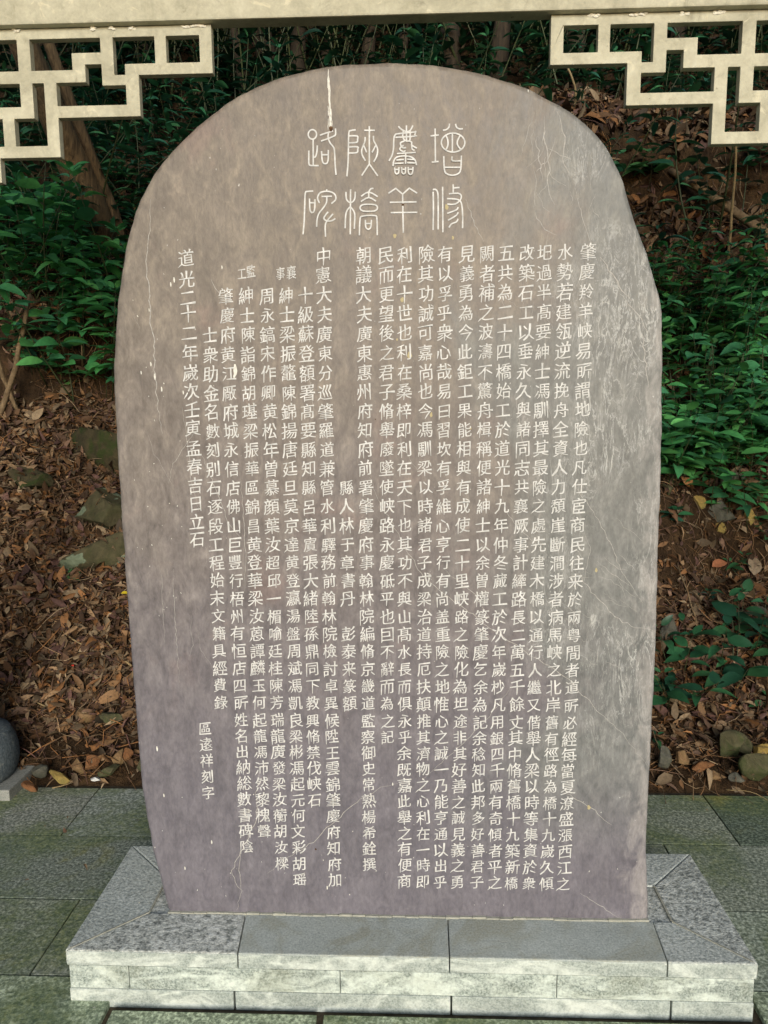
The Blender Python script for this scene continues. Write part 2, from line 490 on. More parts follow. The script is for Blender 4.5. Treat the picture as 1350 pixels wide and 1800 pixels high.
def terr(x, y):
    x = np.asarray(x, float); y = np.asarray(y, float)
    yy = y + 0.10 * np.sin(2.1 * x + 0.5) * np.clip((y - 1.0) / 1.0, 0, 1) + 0.05 * np.sin(5.3 * x + 2) * np.clip((y - 1.2), 0, 1)
    s = np.clip((x + 0.35) / 0.8, 0, 1); s = s * s * (3 - 2 * s)
    z = (1 - s) * np.interp(yy, LPx, LPz) + s * np.interp(yy, RPx, RPz)
    k = np.clip((y - 1.1) / 0.8, 0, 1)
    for bx, by, br, bh in BUMPS:
        z = z + k * bh * np.exp(-((x - bx) ** 2 + (y - by) ** 2) / br ** 2)
    z = z + 0.018 * k * (np.sin(13 * x + PH[0]) * np.sin(11 * y + PH[1]) + np.sin(23 * x + 9 * y + PH[2]) * 0.6)
    return z

def tnorm(x, y):
    e = 0.02
    dx = (terr(x + e, y) - terr(x - e, y)) / (2 * e)
    dy = (terr(x, y + e) - terr(x, y - e)) / (2 * e)
    n = np.stack([-dx, -dy, np.ones_like(dx)], -1)
    return n / np.linalg.norm(n, axis=-1, keepdims=True)

def hit(px, py):
    """where the line of sight through a pixel of the photograph meets the hillside"""
    d = ray(px, py)
    t = 2.6
    while t < 25:
        p = CAMP + t * d
        if p[1] > 0.9 and p[2] < float(terr(p[0], p[1])): return p
        t += 0.01
    return CAMP + 12 * d

def build_terrain():
    xs = np.concatenate([np.linspace(-14, -3, 30)[:-1], np.linspace(-3, 3, 150), np.linspace(3, 14, 30)[1:]])
    ys = np.concatenate([np.linspace(0.9, 5.5, 150), np.linspace(5.5, 18, 50)[1:]])
    X, Y = np.meshgrid(xs, ys)
    Z = terr(X, Y)
    V = np.stack([X, Y, Z], -1).reshape(-1, 3)
    nx, ny = len(xs), len(ys)
    i = (np.arange(ny - 1)[:, None] * nx + np.arange(nx - 1)[None]).ravel()
    T = np.concatenate([np.stack([i, i + 1, i + nx + 1], -1), np.stack([i, i + nx + 1, i + nx], -1)])
    o = link('hillside', mesh_np('hillside', V, T), M_SOIL)
    tag(o, 'earth hillside under leaf litter rising behind the stone', 'hillside', kind='structure')
build_terrain()

mb = MB()
mb.box(-60, 60, -80, 1.2, -0.6, -0.022)
tag(mb.build('ground', M_GROUND), 'bare ground under and before the paving', 'ground', kind='structure')

# ------------------------------------------------------------------ paving
def build_paving():
    bm = bmesh.new()
    tint = bm.verts.layers.float_color.new('tint')
    rows = [(-3.2, -2.6, -2.05), (-2.6, -1.9, -1.25), (-1.9, -1.2, -0.8), (-1.2, -0.52, -0.25), (-0.52, -0.068, -0.74), (-0.065, 0.238, -1.0), (0.241, 0.575, -1.42), (0.578, 0.905, -1.9)]
    pr = random.Random(5)
    for ri, (y0, y1, off) in enumerate(rows):
        xs = [-3.6]
        x = off
        while x > -3.6: x -= 1.02
        while x < 3.6:
            x += 1.02 + pr.uniform(-0.06, 0.06)
            xs.append(min(x, 3.6))
        if ri == 4: xs = [-3.6, -2.6, -1.7, -0.745, -0.225, 0.83, 1.75, 3.6]
        if ri == 5: xs = [-3.6, -2.05, -1.0, 0.05, 1.25, 2.3, 3.6]
        if ri == 6: xs = [-3.6, -2.5, -1.45, -0.4, 0.84, 1.75, 3.6]
        if ri == 7: xs = [-3.6, -2.3, -1.22, -0.15, 1.095, 2.2, 3.6]
        for a, b in zip(xs, xs[1:]):
            if b - a < 0.05: continue
            g = 0.0022
            r = bmesh.ops.create_cube(bm, size=1)
            vs = r['verts']
            dz = pr.uniform(-0.0004, 0.0004) - 0.0016 * ri
            ga = 0.009 if ri == 4 else g
            if ri == 4: y1 = -0.172 if -0.8 < a < 0.7 else -0.068
            bmesh.ops.scale(bm, vec=(b - a - 2 * ga, y1 - y0 - 0.0045, 0.08), verts=vs)
            bmesh.ops.translate(bm, vec=((a + b) / 2, (y0 + y1) / 2, -0.04 + dz), verts=vs)
            es = list({e for v in vs for e in v.link_edges})
            r2 = bmesh.ops.bevel(bm, geom=es, offset=0.0012, segments=1, profile=0.5, affect='EDGES')
            k = pr.uniform(0.85, 1.3)
            c = (k * pr.uniform(0.95, 1.05), k, k * pr.uniform(0.93, 1.05), 1)
            if ri == 4: c = (1.35, 1.45, 1.25, 1)
            if ri == 7 and a > 0.5: c = (0.5, 0.58, 0.52, 1)  # shadow behind the stele painted into the tint of these slabs
            allv = set(r2['verts']) | {v for f in r2['faces'] for v in f.verts}
            seen = set(); stack = list(allv)
            while stack:
                v = stack.pop()
                if v in seen: continue
                seen.add(v); v[tint] = c
                stack += [e.other_vert(v) for e in v.link_edges]
    me = bpy.data.meshes.new('stone_paving')
    bm.to_mesh(me); bm.free()
    o = link('stone_paving', me, M_PAVE)
    tag(o, 'mossy grey green paving slabs around the stone', 'paving', kind='structure')
build_paving()

# ------------------------------------------------------------------ stele base
HB = 0.132
base = empty('stele_base', (0.0, 0.07, 0.0), 'low grey granite plinth with whitened front edge under the standing stone', 'stone base')
X0, X1, YF, YB = -0.857, 0.8215, -0.1475, 0.297
iFL, iFR = at_z(262, 1604, HB), at_z(1181, 1619, HB)
iBR = at_z(1148, 1557, HB)
ix0, ix1, iy0, iy1 = iFL[0], iFR[0], (iFL[1] + iFR[1]) / 2, iBR[1]
iy1 = min(max(iy1, 0.12), 0.24)
ZC0 = 0.091
def cap(name, pts, mat, bev=0.0035):
    m_ = MB(); m_.prism(pts, ZC0, HB, bev); return m_.build(name, mat, base)
g = 0.0012
jx1, jx2, jx3 = at_z(413, 1690, HB)[0], at_z(790, 1680, HB)[0], at_z(1178, 1700, HB)[0]
jx1b, jx2b = at_z(430, 1612, HB)[0], at_z(787, 1612, HB)[0]
cap('cap_slab', [(X0, YF + 0.001), (ix0 - g, iy0), (ix0 - g, iy1), (X0 + 0.0, YB)], M_CAPM)
cap('cap_slab', [(X1, YF + 0.001), (X1, YB), (ix1 + g, iy1), (ix1 + g, iy0)], M_CAPR, 0.005)
cap('cap_slab', [(X0 + 2 * g, YF), (jx1 - g, YF), (jx1b - g, iy0 - g), (ix0 + g, iy0 - g)], M_CAPR, 0.005)
cap('cap_slab', [(jx1 + g, YF), (jx2 - g, YF), (jx2b - g, iy0 - g), (jx1b + g, iy0 - g)], M_CAPS)
cap('cap_slab', [(jx2 + g, YF), (jx3 - g, YF), (ix1 - 0.05, iy0 - g), (jx2b + g, iy0 - g)], M_CAPS)
cap('cap_slab', [(jx3 + g, YF), (X1 - 2 * g, YF), (ix1 - g, iy0 - g), (ix1 - 0.05 + g, iy0 - g)], M_CAPM)
cap('cap_slab', [(X0 + 2 * g, YB), (ix0 + g, iy1 + g), (ix1 - g, iy1 + g), (X1 - 2 * g, YB)], M_CAPM)
m_ = MB(); m_.box(ix0, ix1, iy0, iy1, ZC0, HB - 0.004); m_.build('infill_slab', M_CAPR, base)
# lime-streaked dressed front edge of the cap, 3 mm proud of it
m_ = MB()
for a, b_ in ((X0 + 0.001, jx1), (jx1, jx2), (jx2, jx3), (jx3, X1 - 0.001)):
    m_.box(a + 0.0015, b_ - 0.0015, YF - 0.0012, YF + 0.004, ZC0 + 0.001, HB - 0.003, 0.002)
m_.build('cap_edge', M_EDGE, base)
# middle course and foot
cxs = [X0 + 0.006, at_z(226, 1720, 0.06)[0], at_z(598, 1725, 0.06)[0], at_z(979, 1735, 0.06)[0], X1 - 0.006]
for a, b_ in zip(cxs, cxs[1:]):
    m_ = MB(); m_.box(a + 0.0007, b_ - 0.0007, YF + 0.0004, YB - 0.004, 0.0285, ZC0 - 0.001, 0.002); m_.build('course_block', M_COURSE, base)
fxs = [X0 + 0.002, at_z(413, 1758, 0.0)[0], at_z(793, 1765, 0.0)[0], at_z(1178, 1775, 0.0)[0], X1 - 0.002]
for a, b_ in zip(fxs, fxs[1:]):
    m_ = MB(); m_.box(a + 0.002, b_ - 0.002, YF - 0.0005, YB - 0.001, -0.03, 0.0278, 0.004); m_.build('foot_block', M_EDGE, base)
# pale mortar lines: mitre, slot rim
def strip(bm, p, q, wd, z0, z1):
    p = Vector((p[0], p[1], 0)); q = Vector((q[0], q[1], 0)); d = (q - p).normalized(); s = Vector((-d.y, d.x, 0)) * wd / 2
    b = [p - s, q - s, q + s, p + s]
    lo = [bm.verts.new((v.x, v.y, z0)) for v in b]; hi = [bm.verts.new((v.x, v.y, z1)) for v in b]
    bm.faces.new(hi); bm.faces.new(lo[::-1])
    for i in range(4): bm.faces.new((lo[i], lo[(i + 1) % 4], hi[(i + 1) % 4], hi[i]))
def joint(*a):
    bm = bmesh.new(); strip(bm, *a)
    me = bpy.data.meshes.new('mortar_joint'); bm.to_mesh(me); bm.free()
    link('mortar_joint', me, M_MORTAR, base)
joint((X0 + .01, YF + .006), (ix0, iy0), 0.004, HB - 0.004, HB + 0.0012)
joint((X1 - .01, YF + .006), (ix1, iy0), 0.005, HB - 0.004, HB + 0.0012)
joint((ix0, iy0 + .003), (ix0, iy1), 0.004, HB - 0.006, HB + 0.001)
joint((ix1, iy0 + .003), (ix1, iy1), 0.005, HB - 0.006, HB + 0.001)

# ------------------------------------------------------------------ stele
OUT = [(296,1604),(283,1560),(268,1500),(256,1440),(247,1380),(240,1290),(233,1200),(225,1100),(218,1000),(211,900),(205,800),(200,720),(198,640),(200,600),(203,560),(207,520),(212,480),(219,440),(228,400),(236,372),(245,350),(256,328),(268,305),(283,285),(300,265),(321,243),(345,220),(371,198),(400,178),(425,163),(450,150),(480,138),(510,128),(540,121),(575,115),(605,111),(640,109),(670,108),(700,108),(730,110),(760,112),(790,116),(820,121),(845,127),(870,134),(900,143),(930,155),(960,169),(985,182),(1010,199),(1030,215),(1050,236),(1065,255),(1079,278),(1090,300),(1098,320),(1105,345),(1113,370),(1118,390),(1123,405),(1129,422),(1140,447),(1147,470),(1153,490),(1158,510),(1163,535),(1165,550),(1167,600),(1166,680),(1164,800),(1161,900),(1158,1000),(1155,1100),(1151,1200),(1147,1300),(1146,1340),(1142,1400),(1138,1455),(1138,1500),(1140,1560),(1140,1618)]
stele = empty('stone_stele', (0.0, 0.08, HB), 'tall purple grey round topped stone tablet covered in white carved Chinese writing', 'stele')
TH = 0.155
def build_stele():
    P = [at_y(a, b, 0) for a, b in OUT]
    P[0] = (P[0][0], HB - 0.003); P[-1] = (P[-1][0], HB - 0.003)
    # resample finely and roughen a little
    Q = []
    for i in range(len(P) - 1):
        a, b = Vector(P[i]), Vector(P[i + 1])
        k = max(1, int((b - a).length / 0.012))
        for j in range(k): Q.append(a.lerp(b, j / k))
    Q.append(Vector(P[-1]))
    n = len(Q)
    N = []
    for i in range(n):
        d = (Q[min(i + 2, n - 1)] - Q[max(i - 2, 0)]).normalized()
        N.append(Vector((-d.y, d.x)) * -1)   # path runs clockwise seen from front: inward is to the right
    cen = Vector((-0.06, 1.1))
    bm = bmesh.new()
    # bevel profile: (inset, y)
    prof = [(0.012, 0.0), (0.0065, 0.0012), (0.0022, 0.0045), (0.0, 0.010), (-0.001, TH * 0.5), (0.0, TH - 0.014), (0.004, TH - 0.004), (0.014, TH)]
    rings = []
    for ins, y in prof:
        ring = []
        for q, nn in zip(Q, N):
            inw = nn if nn.dot(cen - q) > 0 else -nn
            jig = mnoise.noise(Vector((q.x * 14, q.y * 14, y * 9))) * 0.0028 + mnoise.noise(Vector((q.x * 55, q.y * 55, y * 40))) * 0.0012
            wide = 1.0 + (1.3 if (q.x > 0.5 and q.y < 0.75) else 0.0)
            p = q + inw * (ins * wide + (jig if 0 < y < TH else 0))
            ring.append(bm.verts.new((p.x, y, max(p.y, HB - 0.003))))
        rings.append(ring)
    for a, b in zip(rings, rings[1:]):
        for i in range(n - 1):
            f = bm.faces.new((a[i], a[i + 1], b[i + 1], b[i])); f.smooth = True
    bm.faces.new(rings[0]); bm.faces.new(rings[-1][::-1])
    bmesh.ops.recalc_face_normals(bm, faces=bm.faces[:])
    me = bpy.data.meshes.new('tablet'); bm.to_mesh(me); bm.free()
    return link('tablet', me, M_STELE, stele)
TABLET = build_stele()

def into_tablet(me, mat):
    """surface marks belong to the tablet's own mesh"""
    tm = TABLET.data
    idx = len(tm.materials); tm.materials.append(mat)
    bm = bmesh.new(); bm.from_mesh(tm); n0 = len(bm.faces)
    bm.from_mesh(me); bm.faces.ensure_lookup_table()
    for f in bm.faces[n0:]: f.material_index = idx
    bm.to_mesh(tm); bm.free(); bpy.data.meshes.remove(me)

# mortar bed at the foot of the stone
m_ = MB()
a0, a1 = at_y(296, 1603)[0], at_y(1140, 1617)[0]
k = 36
for i in range(k):
    xa, xb = a0 + (a1 - a0) * i / k, a0 + (a1 - a0) * (i + 1) / k
    m_.box(xa, xb + 0.0004 * (i % 2), -0.006 - 0.004 * random.random(), 0.004, HB - 0.004, HB + 0.002 + 0.0035 * random.random() ** 2, 0.0015, 1)
m_.build('mortar_bed', M_MORTAR, base)

# ------------------------------------------------------------------ writing
FS = -0.0010            # writing stands this far before the face (paint in shallow cuts)
COLS = [
 (1033, 990, 1, '肇慶羚羊峡易㪽謂地險也凡仕宦商民往来於兩粤間者道㪽必經每當夏潦盛漲西江之'),
 (994, 961, 1, '水勢若建瓴逆流挽舟全資人力頽崖斷澗涉者病馬峡之北岸舊有徑路為橋十九嵗久傾'),
 (958, 930, 1, '圯過半髙要紳士馮馴擇其最險之處先建木橋以通行人繼又偕舉人梁以時等集資於衆'),
 (926, 899, 1, '改築石工以垂永久與諸同志共襄厥事計縴路長二萬五千餘丈其中脩舊橋十九築新橋'),
 (889, 869, 1, '五共為二十四橋始工於道光十九年仲冬蕆工於次年嵗杪凡用銀四千兩有奇傾者平之'),
 (856, 838, 1, '闕者補之波濤不驚舟楫稱便諸紳士以余曽權篆肇慶乞余為記余稔知此邦多好善君子'),
 (820, 804, 1, '見義勇為今此鉅工果能相與有成使二十里峡路之險化為坦途非其好善之誠見義之勇'),
 (782, 774, 1, '有以孚乎衆心哉易曰習坎有孚維心亨行有尚盖重險之地惟心之誠一乃能亨通以出乎'),
 (749, 743, 1, '險其功誠可嘉尚也今馮馴梁以時諸君子成梁治道持厄扶顛推其濟物之心利在一時即'),
 (711, 711, 1, '利在十世也利在桑梓即利在天下也其功不與山髙水長而俱永乎余既嘉此舉之有便商'),
 (679, 682, 1, '民而更望後之君子脩舉廢墜使峡路永慶砥平也囙不辭而為之記'),
 (639, 650, 1, '朝議大夫廣東惠州府知府前署肇慶府事翰林院編脩京畿道監察御史常熟楊希銓撰'),
 (601, 622, 1, '　　　　　　　　　　　　縣人林于章書丹'),
 (601, 622, 1, '　　　　　　　　　　　　　　　　　　　　彭泰来篆額'),
 (568, 589, 1, '中憲大夫廣東分巡肇羅道兼管水利驛務前翰林院檢討卓異候陞王雲錦肇慶府知府加'),
 (536, 556, 1, '　　十級蘇登額署髙要縣知縣呂華賔張大緒陸孫鼎同下教興脩禁伐峡石'),
 (502, 527, 1, '　　紳士梁振鼇陳錦揚唐廷旦莫京達黄登瀛湯盤周斌馮凱良梁彬馮起元何文彩胡瑶'),
 (467, 496, 1, '　　周永鎬宋作卿黄松年曽慕顔葉汝超邱一楣喻廷桂陳芳瑞龍廣發梁汝蘅胡汝樑'),
 (431, 467, 1, '　　紳士陳詣錦胡璂梁振華區錦昌黄登華梁汝蒽譚麟玉何起龍馮沛然黎槐聲'),
 (395, 436, 1, '　　肇慶府黄江厰府城永信店佛山巨豐行梧州有恒店四㪽姓名出納総數書碑陰'),
 (364, 400, 1, '　　　　士衆助金名數刻别石逐段工程始末文籍具經費錄'),
]
ROWY = np.array([(1, 443), (8, 686), (16, 957), (20, 1085), (26, 1270), (36, 1553)], float)
def row_z(r):
    y = np.interp(r, ROWY[:, 0], ROWY[:, 1])
    if r < 1: y = 443 + (r - 1) * 34.7
    xpx = 1033 + (990 - 1033) * (r - 1) / 35.0
    return at_y(xpx, y)[1]

txt = bpy.data.curves.new('glyph', 'FONT')
txt.resolution_u = 2
txt.offset = 0.0
txto = bpy.data.objects.new('glyph', txt)
C.objects.link(txto)
GC = {}
def glyph(ch):
    """flat outline mesh of one character, leaned like brush script"""
    if ch in GC: return GC[ch]
    txt.body = ch
    dg = bpy.context.evaluated_depsgraph_get(); dg.update()
    ev = txto.evaluated_get(dg)
    me = ev.to_mesh()
    v = np.array([q.co for q in me.vertices]).reshape(-1, 3)
    f = [tuple(p.vertices) for p in me.polygons]
    ev.to_mesh_clear()
    # swell the outline like brush strokes: uprights heavier than cross strokes, uneven along their length
    nx, nz = np.zeros(len(v)), np.zeros(len(v))
    cnt = {}
    for p in f:
        for i in range(len(p)):
            a, b = p[i], p[(i + 1) % len(p)]
            k = (min(a, b), max(a, b)); cnt[k] = (cnt.get(k, (0,))[0] + 1, a, b)
    ar = sum(v[p[i], 0] * v[p[(i + 1) % len(p)], 1] - v[p[(i + 1) % len(p)], 0] * v[p[i], 1] for p in f for i in range(len(p)))
    sg = 1.0 if ar > 0 else -1.0
    for c_, a, b in cnt.values():
        if c_ != 1: continue
        d = v[b] - v[a]; l_ = math.hypot(d[0], d[1]) + 1e-9
        for q in (a, b): nx[q] += sg * d[1] / l_; nz[q] -= sg * d[0] / l_
    l_ = np.maximum(np.hypot(nx, nz), 0.6)
    amt = float(np.interp(len(v), [60, 200, 420], [0.006, 0.001, -0.003]))
    amt = amt * (1 + 0.5 * np.sin(9 * v[:, 0] + 7 * v[:, 1] + ord(ch) % 7))
    v0 = v; v = v.copy()
    v[:, 0] += nx / l_ * amt * 1.3; v[:, 1] += nz / l_ * (amt * 0.6 - 0.007)
    # brush ends: strokes open thin, press at the right, run out to a point below
    ends = []
    nxt, prv = {}, {}
    for c_, a, b in cnt.values():
        if c_ == 1:
            if sg < 0: a, b = b, a
            nxt[a] = b; prv[b] = a
    for a, b in nxt.items():
        if b not in nxt or a not in prv: continue
        e = v0[b] - v0[a]; l_ = math.hypot(e[0], e[1])
        if not 0.04 < l_ < 0.105: continue
        e1 = v0[a] - v0[prv[a]]; e2 = v0[nxt[b]] - v0[b]
        l1, l2 = math.hypot(e1[0], e1[1]), math.hypot(e2[0], e2[1])
        if l1 < 1e-6 or l2 < 1e-6: continue
        c1 = (e1[0] * e[1] - e1[1] * e[0]) / (l1 * l_); c2 = (e[0] * e2[1] - e[1] * e2[0]) / (l2 * l_)
        if c1 < 0.8 or c2 < 0.8: continue
        ends.append((a, b, e[1] / l_, -e[0] / l_))
    for a, b, ox, oz in ends:
        m = (v[a] + v[b]) / 2; h = (v[b] - v[a]) / 2
        an = math.degrees(math.atan2(oz, ox))
        if -22 < an < 22: k, dx, dz, sk = 1.45, .012, -.006, .012
        elif abs(an) > 155: k, dx, dz, sk = .62, -.012, .006, .0
        elif 65 < an < 115: k, dx, dz, sk = 1.15, -.008, .008, -.022
        elif -115 < an < -65: k, dx, dz, sk = .40, .0, -.045, 0
        elif -155 <= an <= -115: k, dx, dz, sk = .15, -.050, -.022, 0
        elif -65 <= an <= -22: k, dx, dz, sk = .55, .055, .004, 0
        else: k, dx, dz, sk = .9, 0, 0, 0
        d = np.array([dx, dz, 0.0])
        v[a] = m - h * k + d; v[b] = m + h * k + d
        if sk:
            q = a if (v[a, 0] < v[b, 0] if sk < 0 else v[a, 1] < v[b, 1]) else b
            v[q] += np.array([sk, abs(sk) if sk < 0 else -abs(sk), 0.0])
    u = v[:, 0] - 0.5; w_ = v[:, 1] - 0.38
    # brush hand: strokes rise to the right, waist slightly narrow, gentle wobble
    w2 = w_ + 0.13 * u - 0.05 * u * u
    u2 = u * (0.93 + 0.10 * (0.45 - w_) * 0.4) + 0.012 * np.sin(5 * w_ + ord(ch))
    GC[ch] = (np.stack([u2, w2], -1), f)
    return GC[ch]

def char_mesh(items, name, parent):
    """items: (char, x, z, size) on the stone's front face"""
    V, F, n = [], [], 0
    for ch, x, z, sx, sz in items:
        g2, f = glyph(ch)
        a = random.uniform(-0.03, 0.03)
        ca, sa = math.cos(a), math.sin(a)
        q = np.stack([x + sx * (g2[:, 0] * ca - g2[:, 1] * sa), np.full(len(g2), FS), z + sz * (g2[:, 0] * sa + g2[:, 1] * ca)], -1)
        V.append(q); F += [tuple(i + n for i in p) for p in f]; n += len(q)
    me = bpy.data.meshes.new(name)
    me.from_pydata(np.concatenate(V).tolist(), [], F)
    me.update()
    return link(name, me, M_PAINT, parent)

for xt, xb, _, s in COLS:
    it = []
    for i, ch in enumerate(s):
        r = i + 1
        if ch == '　': continue
        z = row_z(r)
        x = at_y(xt + (xb - xt) * (r - 1) / 35.0, np.interp(r, ROWY[:, 0], ROWY[:, 1]))[0]
        k = 0.0398 * random.uniform(0.93, 1.06)
        it.append((ch, x + random.uniform(-.0012, .0012), z + random.uniform(-.001, .001), k * 0.98, k * 1.0))
    char_mesh(it, 'inscription_column', stele)
# date column, larger and set wider
it = []
ys = [454, 491, 523, 551, 585, 620, 655, 688, 720, 752, 788, 820, 853, 885, 917, 947]
for i, ch in enumerate('道光二十二年嵗次壬寅孟春吉日立石'):
    x, z = at_y(327 + (347 - 327) * (ys[i] - 454) / 493.0, ys[i])
    it.append((ch, x, z, 0.041, 0.041))
char_mesh(it, 'date_column', stele)
it = []
for i, ch in enumerate('區逺祥刻字'):
    x, z = at_y(360.5 + i * 1.4, 1280 + i * 28.3)
    it.append((ch, x, z, 0.036, 0.038))
char_mesh(it, 'carver_signature', stele)
# four small side-by-side characters
it = []
for ch, px, py, k in (('監', 441, 477, 0.024), ('工', 425, 481, 0.023), ('襄', 512, 479, 0.026), ('事', 493, 481, 0.024)):
    x, z = at_y(px, py)
    char_mesh([(ch, x, z, k * 0.95, k * 1.25)], 'small_character', stele)
bpy.data.objects.remove(txto)

def ribbon(bm, pts, wd, y, taper=False, cap_round=True):
    """flat stroke along plane points (x, z)"""
    P = [Vector(p) for p in pts]
    n = len(P)
    L_, R_ = [], []
    for i in range(n):
        d1 = (P[i] - P[i - 1]).normalized() if i else (P[1] - P[0]).normalized()
        d2 = (P[i + 1] - P[i]).normalized() if i < n - 1 else d1
        d = (d1 + d2)
        d = d.normalized() if d.length > 1e-6 else d1
        nn = Vector((-d.y, d.x))
        k = 1.0 / max(0.5, d.dot(d1))
        h = wd / 2 * k
        if taper: h *= (0.25 + 0.75 * math.sin(math.pi * (i + 0.35) / (n - 0.3)))
        L_.append(P[i] + nn * h); R_.append(P[i] - nn * h)
    vl = [bm.verts.new((p.x, y, p.y)) for p in L_]
    vr = [bm.verts.new((p.x, y, p.y)) for p in R_]
    for i in range(n - 1):
        bm.faces.new((vl[i], vr[i], vr[i + 1], vl[i + 1]))

def smooth_path(pts, sub=5):
    """Catmull-Rom through points"""
    if len(pts) < 3: return pts
    P = [Vector(p) for p in pts]
    closed = (P[0] - P[-1]).length < 1e-6
    out = []
    n = len(P)
    for i in range(n - 1):
        p0 = P[i - 1] if i else (P[-2] if closed else P[0])
        p3 = P[i + 2] if i + 2 < n else (P[1] if closed else P[-1])
        p1, p2 = P[i], P[i + 1]
        for j in range(sub):
            t = j / sub
            out.append(0.5 * ((2 * p1) + (p2 - p0) * t + (2 * p0 - 5 * p1 + 4 * p2 - p3) * t * t + (3 * p1 - p0 - 3 * p2 + p3) * t ** 3))
    out.append(P[-1])
    return out

def circle(cx, cy, rx, ry, a0=0, a1=360, n=18):
    return [(cx + rx * math.cos(math.radians(a0 + (a1 - a0) * i / n)), cy + ry * math.sin(math.radians(a0 + (a1 - a0) * i / n))) for i in range(n + 1)]

